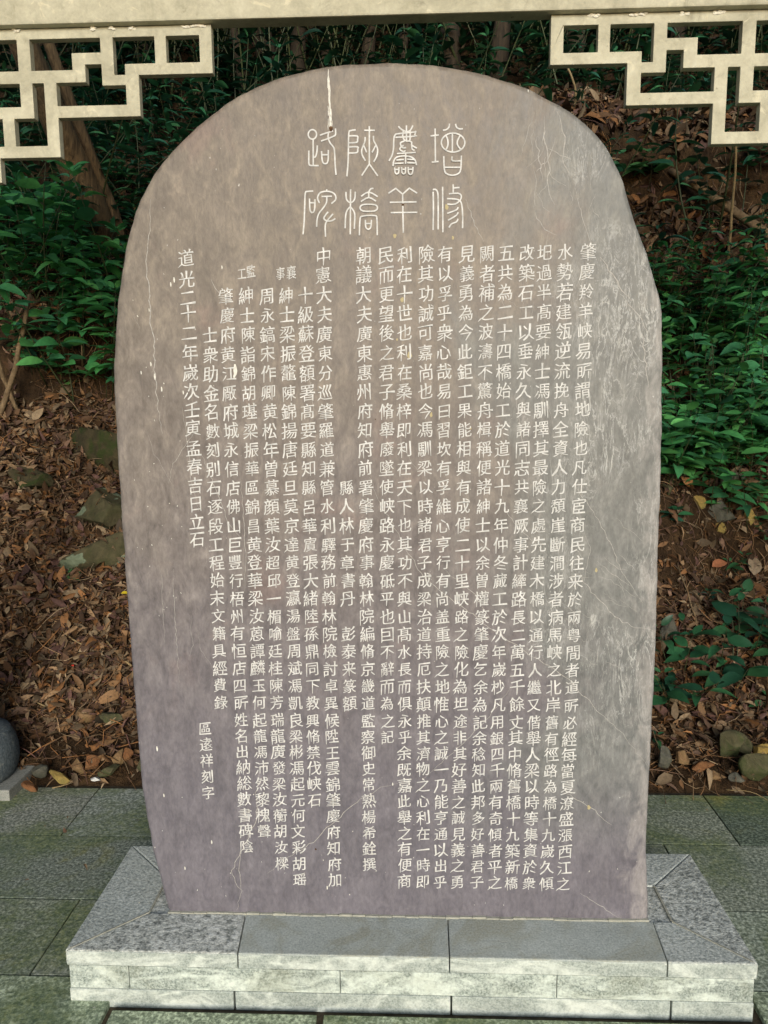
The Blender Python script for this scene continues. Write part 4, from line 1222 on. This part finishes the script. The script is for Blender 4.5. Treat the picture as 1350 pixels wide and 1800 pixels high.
def plant(px, py, label, height, nstems, nodes, lsize, cols=GREEN, spread=0.05, name='seedling', cat='plant', wscale=1.0, group=None, whorl=2, lean=0.3, at=None, droop=0.1):
    p = hit(px, py) if at is None else np.array(at, float)
    if group is None and name == 'seedling': group = 'seedlings on the slope'
    if group is None and name == 'broadleaf_plant': group = 'broad leaved plants on the slope'
    e = empty(name, tuple(p), label, cat, group)
    f, st = Soup(), Soup()
    for i in range(nstems):
        b = p + np.array([rng.normal(0, spread), rng.normal(0, spread * .7), 0])
        b[2] = float(terr(b[0], b[1])) - 0.004
        stem_plant(f, st, b, height * rng.uniform(.65, 1.1), (rng.normal(0, lean), rng.normal(-.15, lean)), nodes, lsize, cols, wscale, whorl, droop)
    f.build('foliage', M_LEAF, e)
    st.build('stem', M_LEAF, e)
    return e

# individually readable plants (base pixel)
plant(118, 705, 'pale yellow green seedling in the litter left of the stone below the earth bank', 0.13, 2, 2, 0.062, PALE, 0.02)
plant(58, 668, 'dark broad leaved plant in front of the earth bank beside crossed sticks', 0.26, 3, 3, 0.11, GREEN, 0.04, 'broadleaf_plant', 'plant')
plant(130, 560, 'large dark bush overhanging the earth bank left of the stone', 0.72, 24, 5, 0.125, COVER, 0.20, 'broadleaf_shrub', 'shrub', 1.0, None, 3, 0.4)
plant(122, 612, 'leafy bush hanging down over the face of the earth bank left of the stone', 0.42, 16, 4, 0.115, COVER, 0.15, 'broadleaf_shrub', 'shrub', 1.0, None, 3, 0.5)
plant(20, 520, 'dark green shrub at the left picture edge under the lattice', 0.85, 20, 5, 0.13, COVER, 0.18, 'broadleaf_shrub', 'shrub', 1.0, None, 3, 0.35)
plant(205, 350, 'low dark fern like undergrowth plant beside the tree foot, left of the stone', 0.38, 7, 4, 0.09, COVER, 0.12, 'undergrowth_plant', 'plant', .7, None, 3, 0.5)
plant(1138, 332, 'broad flat leaved plant on the shaded bank above the right shoulder of the stone', 0.22, 3, 2, 0.15, PALE[2:] + GREEN[3:4], 0.05, 'broadleaf_plant', 'plant', 1.35, None, 3, 0.25, None, 0.25)
plant(1250, 395, 'dark trailing creeper leaves hanging on the bank under the right lattice', 0.62, 5, 4, 0.13, GREEN[2:3], 0.12, 'creeper', 'plant', 1.3, None, 2, 0.4)
plant(1308, 520, 'tall seedling with glossy paired leaves in front of the fallen log', 0.52, 2, 5, 0.10, GREEN, 0.03)
plant(1242, 862, 'upright green seedling at the edge of the bushy patch beside a yellow green one', 0.16, 2, 3, 0.07, GREEN[3:4] + GREEN[1:2], 0.015)
plant(1285, 838, 'bright yellow green seedling in front of the bushy patch', 0.17, 2, 3, 0.062, PALE, 0.012)
plant(1342, 885, 'green seedling at the right picture edge below the bushy patch', 0.2, 3, 3, 0.065, GREEN[3:4], 0.03)
plant(1190, 950, 'small flat seedling against the right edge of the stone on the eroded bank', 0.07, 3, 2, 0.065, GREEN, 0.03)
plant(1342, 952, 'small bright seedling at the right picture edge beside yellow stones', 0.06, 2, 2, 0.05, GREEN[3:4], 0.015)
plant(1297, 1010, 'small toothed seedling beside the large pale dead leaf', 0.09, 2, 3, 0.055, GREEN[3:4], 0.015)
plant(1246, 1055, 'tiny low seedling in the middle of the eroded bank', 0.04, 2, 2, 0.045, GREEN, 0.015)
plant(1290, 1165, 'largest leafy plant on the lower right bank with many broad leaves', 0.30, 6, 3, 0.095, GREEN[:4], 0.06, 'broadleaf_plant', 'plant')
plant(1198, 1190, 'upright plant with one tall pointed leaf right of the stone', 0.24, 3, 3, 0.085, GREEN[:2], 0.02, 'broadleaf_plant', 'plant', .9)
plant(1258, 1205, 'long drooping leaved plant between the two leafy clumps right of the stone', 0.11, 3, 2, 0.115, GREEN[1:4], 0.03, 'broadleaf_plant', 'plant', .9)
plant(1172, 1250, 'bushy green plant touching the right edge of the stone near its foot', 0.17, 5, 3, 0.085, GREEN[1:4], 0.035, 'broadleaf_plant', 'plant')
plant(1336, 1245, 'four leaved seedling on the leaf litter at the right picture edge', 0.08, 1, 2, 0.055, GREEN[3:4], 0.01)
plant(1162, 1312, 'tiny dark seedling in the litter close to the stone foot', 0.04, 2, 2, 0.035, GREEN, 0.01)
plant(146, 1010, 'little fern growing at the foot of the lichen covered rocks', 0.07, 6, 3, 0.035, PALE[2:] + GREEN[3:4], 0.05, 'fern', 'fern', .6)
plant(1345, 1165, 'green plant cut by the right picture edge above the leaf litter', 0.2, 3, 3, 0.08, GREEN[3:4], 0.02, 'broadleaf_plant', 'plant')

def build_cover():
    """dense leafy patch right of the stone"""
    f = Soup()
    n = 0
    while n < 800:
        x, y = rng.uniform(0.42, 2.7), rng.uniform(2.1, 3.45)
        d = (y - 2.1) / 1.35
        if rng.random() > 0.95: continue
        h = rng.uniform(0.28, 0.62) * (0.55 + 0.45 * min(1, d * 3 + .15))
        if x < 0.9 and d > .7: h *= .8
        if mnoise.noise(Vector((x * 2.3, y * 2.3, 4.0))) < -.22 and rng.random() < .7: n += 1; continue
        kind = rng.random()
        pal = COVER if kind < .72 else [c * .6 for c in COVER] if kind < .9 else [c * .8 for c in PALE]
        stem_plant(f, f, (x, y, float(terr(x, y)) - .01), h, (rng.normal(0, .25), rng.normal(-.25, .2)), int(rng.integers(4, 7)), 0.102 * rng.uniform(.55, 1.25), pal, rng.uniform(.75, 1.15), 2, .12)
        n += 1
    o = f.build('leafy_ground_cover', M_LEAF)
    tag(o, 'dense dark green leafy patch right of the stone', 'ground cover', kind='stuff')
build_cover()

def build_undergrowth():
    f = Soup()
    for _ in range(1900):
        x, y = rng.uniform(-4.2, 4.2), rng.uniform(3.4, 9.5)
        if y < 4.9 and x > 0.3 and rng.random() < .85: continue
        big = rng.random() < .35
        h = rng.uniform(.2, .5) if not big else rng.uniform(.5, 1.1) * (1.5 if y > 5.5 else 1)
        stem_plant(f, f, (x, y, float(terr(x, y)) - .01), h, (rng.normal(0, .4), rng.normal(-.2, .3)), 4 if not big else 6, rng.uniform(.09, .16), [c * (1.35 if y < 5.2 else .5) for c in GREEN], rng.uniform(.45, 1.0), 3, .1)  # far leaves get a darker colour, standing in for the forest's shade
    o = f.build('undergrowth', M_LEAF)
    tag(o, 'dark leafy undergrowth over the upper hillside', 'undergrowth', kind='stuff')
build_undergrowth()

# ------------------------------------------------------------------ trees
def tree(base, top_dir, height, r0, label, bark, cr, nl=1500, lsz=0.16, bend=0.1, group=None, name='tree', limbs=6):
    base = np.array(base, float)
    e = empty(name, tuple(base), label, 'tree', group)
    top_dir = np.array(top_dir, float); top_dir /= np.linalg.norm(top_dir)
    tip = base + top_dir * height
    side = np.array([rng.normal(0, bend), rng.normal(0, bend), 0]) * height
    P = lambda t: base + (tip - base) * t + side * math.sin(math.pi * t)
    tr = Soup()
    ts = np.linspace(0, 1, 16)
    pts = [P(t) for t in ts]; pts[0] = pts[0] - np.array([0, 0, .12])
    v, t = tube_np(pts, [r0 * (1.35 if i == 0 else 1.12 if i == 1 else 1 - .72 * q) for i, q in enumerate(ts)], 14, 0, 0.06)
    tr.add(v, t, (1, 1, 1))
    fol = Soup()
    tips = []
    for k in range(limbs):
        t0 = rng.uniform(.5, .98)
        p = P(t0); a = rng.uniform(0, 6.28)
        d = np.array([math.cos(a), math.sin(a), rng.uniform(.2, .9)]); d /= np.linalg.norm(d)
        L_ = cr * rng.uniform(.6, 1.1)
        q = [p, p + d * L_ * .5 + np.array([0, 0, .05 * L_]), p + d * L_ + np.array([0, 0, .2 * L_])]
        v, t = tube_np(q, [r0 * .35, r0 * .2, r0 * .06], 6)
        tr.add(v, t, (1, 1, 1)); tips += [q[1], q[2]]
    tips.append(tip)
    tips = np.array(tips)
    n = nl
    c = tips[rng.integers(0, len(tips), n)]
    pos = c + rng.normal(0, 1, (n, 3)) * np.array([cr * .32, cr * .32, cr * .22])
    nrm = rng.normal(0, .5, (n, 3)) + np.array([0, 0, 1.0]); nrm /= np.linalg.norm(nrm, axis=1, keepdims=True)
    d = rng.normal(0, 1, (n, 3)) + np.array([0, 0, -.3])
    Rm = frames(d, nrm)
    col = np.array(GREEN)[rng.integers(0, len(GREEN), n)] * rng.uniform(.6, 1.2, (n, 1))
    v, t, nv = place(GT[0], pos, Rm, rng.uniform(.7, 1.3, n) * lsz)
    fol.add(v, t, np.repeat(col, nv, 0))
    tr.build('trunk', bark, e); fol.build('crown', M_LEAF, e)
    return e

b = hit(188, 425)
t2 = CAMP + (np.linalg.norm(b - CAMP) * 0.98) * ray(108, 215) / np.linalg.norm(ray(108, 215))
tree(b, t2 - b, 5.5, 0.105, 'leaning tree trunk with flaking brown bark left of the stone', M_BARK, 1.6, 1800, .16, 0.02)
b2 = hit(208, 425)
t3 = CAMP + (np.linalg.norm(b2 - CAMP) * 1.0) * ray(165, 300) / np.linalg.norm(ray(165, 300))
tree(b2 + np.array([.02, .05, 0]), t3 - b2, 3.2, 0.05, 'thin second stem at the right foot of the leaning brown tree', M_BARK, 1.0, 500, .14, 0.02, None, 'tree', 3)
for px, py, h, r, lab in ((487, 205, 6, .10, 'straight dark tree trunk above the left shoulder of the stone'),
                          (520, 200, 6, .075, 'slightly leaning slim trunk right beside the straight dark trunk above the stone'),
                          (795, 150, 6.5, .075, 'slim pale brown trunk above the right part of the stone top'),
                          (440, 230, 5.5, .045, 'thin sapling between the left lattice and the straight dark trunk'),
                          (560, 160, 6.5, .05, 'thin dark sapling directly above the white run on the stone'),
                          (640, 150, 6, .06, 'dark sapling behind the middle of the stone top'),
                          (705, 150, 6.5, .04, 'thinnest sapling right of the middle of the stone top'),
                          (870, 160, 6, .07, 'dark tree right of the slim pale brown trunk'),
                          (1010, 150, 6, .085, 'tree trunk seen through the inner cell of the right lattice'),
                          (1180, 130, 6, .06, 'dark sapling seen through the middle of the right lattice'),
                          (250, 200, 6, .055, 'dark sapling behind the stepped part of the left lattice'),
                          (30, 180, 6, .08, 'dark tree behind the outer part of the left lattice')):
    p = hit(px, py)
    tree(p, (rng.normal(0, .07), rng.normal(0, .05), 1), h, r, lab, M_BARKG, 1.7, 1500, .17, .03, 'slim trees on the upper hillside')

# ------------------------------------------------------------------ sticks, log
def stick(name, a, b, r0, r1, mat, label, cat, bend=0.03, n=8, sides=8, knots=0.12, mid=None):
    a, b = np.array(a, float), np.array(b, float)
    s_ = rng.normal(0, bend, 3)
    pts = [a + (b - a) * t + s_ * math.sin(math.pi * t) + rng.normal(0, bend * .12, 3) for t in np.linspace(0, 1, n)]
    v, t = tube_np(pts, [r0 + (r1 - r0) * i / (n - 1) for i in range(n)], sides, 0, knots)
    o = link(name, mesh_np(name, v, t), mat)
    return tag(o, label, cat, 'fallen twigs on the litter' if name == 'fallen_twig' else None)
def along(px, py, dist):
    d = ray(px, py); return CAMP + d / np.linalg.norm(d) * dist
p = hit(-6, 742); d0 = np.linalg.norm(p - CAMP)
stick('leaning_branch', p, along(52, 520, d0 + .05), .017, .012, M_STICK, 'thicker dead branch leaning to the right at the left picture edge', 'branch')
p = hit(37, 735); d0 = np.linalg.norm(p - CAMP)
stick('leaning_branch', p, along(-12, 560, d0 - .1), .013, .012, M_STICK, 'dead branch leaning to the left, crossing behind the thicker one at the left picture edge', 'branch')
pa, pb = hit(1178, 312), hit(1372, 442)
pa[2] += .05; pb[2] += .05
stick('fallen_log', pa, pb, .026, .036, M_STICK, 'fallen rotten log slanting down to the right on the right bank', 'log', .02, 10, 10, .1)
pb_ = hit(1280, 470); d0 = np.linalg.norm(pb_ - CAMP)
stick('dry_cane', pb_, along(1294, 235, d0 - .15), .011, .007, M_CANE, 'straw coloured upright cane standing in front of the fallen log', 'cane', .03, 8, 6, .05)
p = hit(145, 640); stick('dry_stalk', hit(146, 655), along(136, 555, np.linalg.norm(p - CAMP) - .05), .004, .003, M_CANE, 'thin pale stalk standing before the earth bank left of the stone', 'stalk', .01, 6, 5, .05)
p = hit(1005, 195); d0 = np.linalg.norm(p - CAMP)
stick('dry_stalk', p, along(993, 110, d0 - .05), .010, .008, M_CANE, 'pale stalk rising behind the right shoulder of the stone toward the lattice', 'stalk', .02, 6, 5, .05)
p, q = hit(1228, 1128), hit(1190, 1000); p[2] += .02; q[2] += .03
stick('fallen_twig', p, q, .007, .003, M_STICK, 'grey fallen twig lying on the eroded bank right of the stone', 'twig', .02, 7, 5)
p, q = hit(150, 1285), hit(50, 1235); p[2] += .015; q[2] += .02
stick('fallen_twig', p, q, .004, .003, M_CANE, 'straight brown twig on the litter near the left foot of the slope', 'twig', .008, 6, 5)
p, q = hit(232, 1178), hit(188, 1138); p[2] += .02; q[2] += .03
stick('fallen_twig', p, q, .005, .004, M_CANE, 'short broken twig on the litter touching the left edge of the stone', 'twig', .004, 5, 5)
p, q = hit(110, 1120), hit(147, 1142); p[2] += .03; q[2] += .02
stick('fallen_twig', p, q, .004, .004, M_CANE, 'short straight twig lying in the middle of the left leaf litter', 'twig', .003, 5, 5)
p, q = at_z(1275, 1390, 0.006), at_z(1362, 1416, 0.006)
stick('grass_stalk', (p[0], p[1], .010), (q[0], q[1], .008), .0018, .0012, M_CANE, 'long thin dry grass stalk lying over the dark paving edge', 'grass stalk', .012, 9, 4)
p, q = at_z(92, 1388, .006), at_z(128, 1378, .006)
stick('straw', (p[0], p[1], .012), (q[0], q[1], .012), .003, .002, M_CANE, 'pale split straw lying on the paving edge before the small stones', 'straw', .003, 5, 5)
# red speck of wrapper in the litter
p = hit(130, 1177)
bm = bmesh.new()
r_ = bmesh.ops.create_icosphere(bm, subdivisions=2, radius=.008)
for v in bm.verts: v.co = Vector((v.co.x * 1.2, v.co.y, v.co.z * .6)) * (1 + .35 * mnoise.noise(v.co * 200)) + Vector(p) + Vector((0, 0, .02))
me = bpy.data.meshes.new('red_scrap'); bm.to_mesh(me); bm.free()
tag(link('red_scrap', me, mat_plain('red_plastic', (.45, .02, .012), (.62, .05, .03), .4, 90, 0)), 'tiny bright red scrap in the leaf litter', 'litter scrap')
# large pale dead leaf and the yellow leaf
def single_leaf(px, py, size, col, label, wscale=1.0, lift=.03, face=(0, -1, .5), d=(0.1, -.2, 1)):
    p = hit(px, py); s = Soup()
    one_leaf(s, p + np.array([0, -.02, lift]), np.array(d, float), np.array(face, float), size, np.array(col), GT[1], wscale)
    tag(s.build('fallen_leaf', M_LITTER), label, 'leaf')
single_leaf(1322, 1020, .115, (.24, .18, .115), 'large pale curled dead leaf on the right bank', 1.35, .03, (0, -1, .9), (.15, .35, 1))
single_leaf(216, 1052, .04, (.55, .42, .02), 'small bright yellow leaf beside the left edge of the stone', 1.1, .03, (0, -.6, 1), (1, .1, .2))
single_leaf(1248, 1005, .09, (.33, .13, .06), 'rust orange dead leaf in the middle of the right bank', 1.3, .03, (0, -.8, 1), (1, .1, .5))

# ------------------------------------------------------------------ rocks and pebbles
def rock(px, py, rx, ry, rz, mat, label, name='stone', cat='stone', sink=.35, seed=0, group=None, sub=4, cuts=10, at=None):
    p = hit(px, py) if at is None else np.array(at, float)
    r_ = random.Random(seed)
    bm = bmesh.new()
    bmesh.ops.create_icosphere(bm, subdivisions=sub, radius=1.0)
    planes = []
    for _ in range(cuts):
        v = Vector((r_.gauss(0, 1), r_.gauss(0, 1), r_.gauss(0, 1))).normalized()
        planes.append((v, r_.uniform(.38, .62)))
    off = Vector((r_.random() * 50, r_.random() * 50, 0))
    rotm = Matrix.Rotation(r_.uniform(-.5, .5), 3, 'Z') @ Matrix.Rotation(r_.uniform(-.25, .25), 3, 'Y')
    for v in bm.verts:
        c = v.co.copy()
        for pn, pd in planes:
            dd = c.dot(pn)
            if dd > pd: c -= pn * (dd - pd)
        c *= 1 + .06 * mnoise.noise(c * 1.6 + off) + .04 * mnoise.noise(c * 6 + off) + .02 * mnoise.noise(c * 14 + off)
        c = rotm @ Vector((c.x * rx, c.y * ry, c.z * rz))
        v.co = c
    for f in bm.faces: f.smooth = True
    me = bpy.data.meshes.new(name); bm.to_mesh(me); bm.free()
    o = link(name, me, mat)
    o.location = (p[0], p[1] + ry * .3, p[2] + rz * (1 - 2 * sink))
    return tag(o, label, cat, group)
R_TAN = mat_rock('tan_stone', (.13, .075, .035), (.27, .17, .085), (.10, .09, .03), .3)
R_RUST = mat_rock('rusty_stone', (.13, .055, .022), (.26, .12, .05), (.12, .10, .05), .3)
R_GRN = mat_rock('mossy_stone', (.045, .042, .022), (.115, .105, .055), (.042, .060, .016), .7)
R_GREY = mat_rock('grey_stone', (.055, .052, .040), (.145, .14, .11), (.06, .065, .035), .4)
R_WHT = mat_rock('white_stone', (.5, .5, .47), (.68, .68, .64), (.4, .4, .36), .2)
R_YEL = mat_rock('yellow_stone', (.22, .15, .045), (.38, .27, .08), (.16, .16, .05), .4)
R_BIG = mat_rock('mossy_boulder', (.030, .026, .014), (.085, .068, .034), (.030, .050, .010), .75)
R_LIC = mat_rock('lichen_boulder', (.040, .036, .018), (.100, .086, .044), (.05, .055, .02), .5, .95)
rock(178, 822, .30, .2, .20, R_BIG, 'largest dark mossy boulder half buried left of the stone', 'boulder', 'boulder', .3, 1, None, 4)
rock(48, 862, .20, .12, .085, R_BIG, 'low dark mossy rock under leaves near the left picture edge', 'boulder', 'boulder', .3, 2, None, 4)
rock(180, 928, .235, .16, .16, R_LIC, 'upper lichen spotted rock beside the left edge of the stone', 'boulder', 'boulder', .3, 13, None, 4)
rock(178, 1006, .235, .15, .15, R_LIC, 'lower lichen spotted rock beneath the other lichen covered one', 'boulder', 'boulder', .3, 4, None, 4)
def lodged_leaves(rocks):
    s = Soup()
    for o, n in rocks:
        bb = [Vector(c) for c in o.bound_box]
        x0, x1 = min(c.x for c in bb), max(c.x for c in bb); y0, y1 = min(c.y for c in bb), max(c.y for c in bb)
        for _ in range(n):
            x, y = rng.uniform(x0 * 1.2, x1 * 1.2), rng.uniform(y0 * 1.3, y1 * 1.1)
            ok, loc, nn, _i = o.ray_cast(Vector((x, y, 3)), Vector((0, 0, -1)))
            gx, gy = o.location.x + x, o.location.y + y
            tz = float(terr(gx, gy))
            if ok and loc.z + o.location.z > tz + .02:
                if rng.random() > (.22 if nn.z > .55 else .03): continue
                p = np.array([gx, gy, loc.z + o.location.z + .006]); nv_ = np.array(nn)
            else:
                p = np.array([gx, gy, tz + rng.uniform(.02, .05)]); nv_ = np.array([0, -.3, 1.0])
            nv_ = nv_ + rng.normal(0, .35, 3)
            a = rng.normal(0, 1, 3)
            v, t, nv = place(TPL[int(rng.integers(0, 5))], p[None], frames(a[None], (nv_ / np.linalg.norm(nv_))[None]), np.array([rng.uniform(.03, .08)]))
            s.add(v, t, BROWN[rng.integers(0, len(BROWN))] * rng.uniform(.5, 1.2))
    tag(s.build('lodged_leaves', M_LITTER), 'dead leaves lodged on and around the mossy boulders', 'leaf litter', kind='stuff')
lodged_leaves([(o, 260) for o in C.objects if o.name.startswith('boulder')])
L_ST = [
 (53, 1396, .045, .03, .026, R_RUST, 'reddish brown pebble nearest to the blue grey plinth'),
 (66, 1374, .04, .035, .042, R_GREY, 'dark grey brown pointed stone second from the plinth'),
 (104, 1376, .055, .03, .026, R_YEL, 'flat yellow tan stone on the left paving edge'),
 (136, 1362, .045, .035, .036, R_TAN, 'brown stone between the yellow tan and the orange one'),
 (162, 1358, .052, .035, .033, R_RUST, 'orange brown block behind the white pebble'),
 (166, 1377, .026, .02, .016, R_WHT, 'small white pebble on the left paving edge'),
 (192, 1370, .05, .035, .034, R_GRN, 'greenish angular stone right of the white pebble'),
 (212, 1352, .036, .03, .036, R_TAN, 'brown upright stone behind the greenish angular one'),
 (230, 1350, .03, .025, .034, R_RUST, 'small reddish stone second from the left edge of the stone tablet'),
 (250, 1366, .04, .03, .042, R_GRN, 'mossy stone touching the left edge of the stone tablet'),
 (143, 1268, .06, .035, .055, R_TAN, 'tan block sticking out of the left leaf litter'),
 (196, 1278, .06, .035, .06, R_GRN, 'mossy stone in the leaf litter right of the tan block'),
]
Rr_ST = [
 (1166, 1358, .055, .04, .05, R_GREY, 'grey brown stone touching the right edge of the stone tablet'),
 (1196, 1358, .04, .03, .036, R_TAN, 'brown cube like stone second from the tablet on the right'),
 (1229, 1366, .07, .03, .024, R_RUST, 'long flat rust red stone on the right paving edge'),
 (1258, 1374, .06, .03, .022, R_TAN, 'flat brown stone right of the rust red one'),
 (1276, 1345, .075, .05, .06, R_GRN, 'large mossy block behind the flat stones on the right'),
 (1306, 1350, .045, .035, .05, R_GRN, 'narrow mossy stone between two larger mossy blocks'),
 (1296, 1378, .036, .024, .022, R_GREY, 'light grey pebble on the right paving edge'),
 (1338, 1378, .085, .05, .07, R_GRN, 'biggest mossy block at the right picture edge'),
 (1212, 1381, .016, .014, .018, R_TAN, 'tiny tan pebble lying on the dark paving'),
 (1338, 1340, .05, .035, .045, R_YEL, 'yellow green stone behind the biggest mossy block'),
 (1182, 848, .085, .05, .05, R_GREY, 'dark rounded stone under the bushy patch beside the tablet'),
 (1174, 866, .05, .04, .035, R_GRN, 'smaller stone below the dark rounded one beside the tablet'),
 (1286, 850, .10, .05, .055, R_GREY, 'dark angular stone under the yellow green seedling'),
 (1229, 893, .04, .035, .055, R_YEL, 'upright yellow stone in the middle of the eroded bank'),
 (1275, 920, .10, .06, .08, R_GREY, 'big dark wedge shaped stone in the eroded bank'),
 (1268, 936, .06, .03, .035, R_YEL, 'yellowish stone under the dark wedge shaped one'),
 (1320, 922, .05, .04, .085, R_YEL, 'tall pale yellow stone on the right of the eroded bank'),
 (1335, 880, .07, .05, .05, R_GRN, 'green stone above the tall pale yellow one'),
 (1310, 1045, .09, .05, .065, R_LIC, 'round lichen speckled stone below the pale dead leaf'),
 (1330, 1085, .11, .05, .045, R_GREY, 'flat grey ledge stone behind the largest leafy plant'),
 (1180, 1130, .055, .04, .075, R_GREY, 'upright grey stone behind the plant with the tall pointed leaf'),
]
for i, a in enumerate(L_ST + Rr_ST):
    at = None
    if a[1] > 1340:
        q = at_z(a[0], a[1], .012); at = (q[0], q[1], .015)
        q1 = q[1] if q[1] < .94 else .94 + (q[1] - .94) * .75
        at = (q[0], q1, max(.012, float(terr(q[0], q1)) + .008))
    rock(*a[:2], a[2] * .95, a[3] * .95, a[4] * 1.0, a[5], a[6], 'stone', 'stone', (.02 if a[1] > 1335 else .25), 20 + i, 'loose stones at the foot of the slope', 4, 10, at)
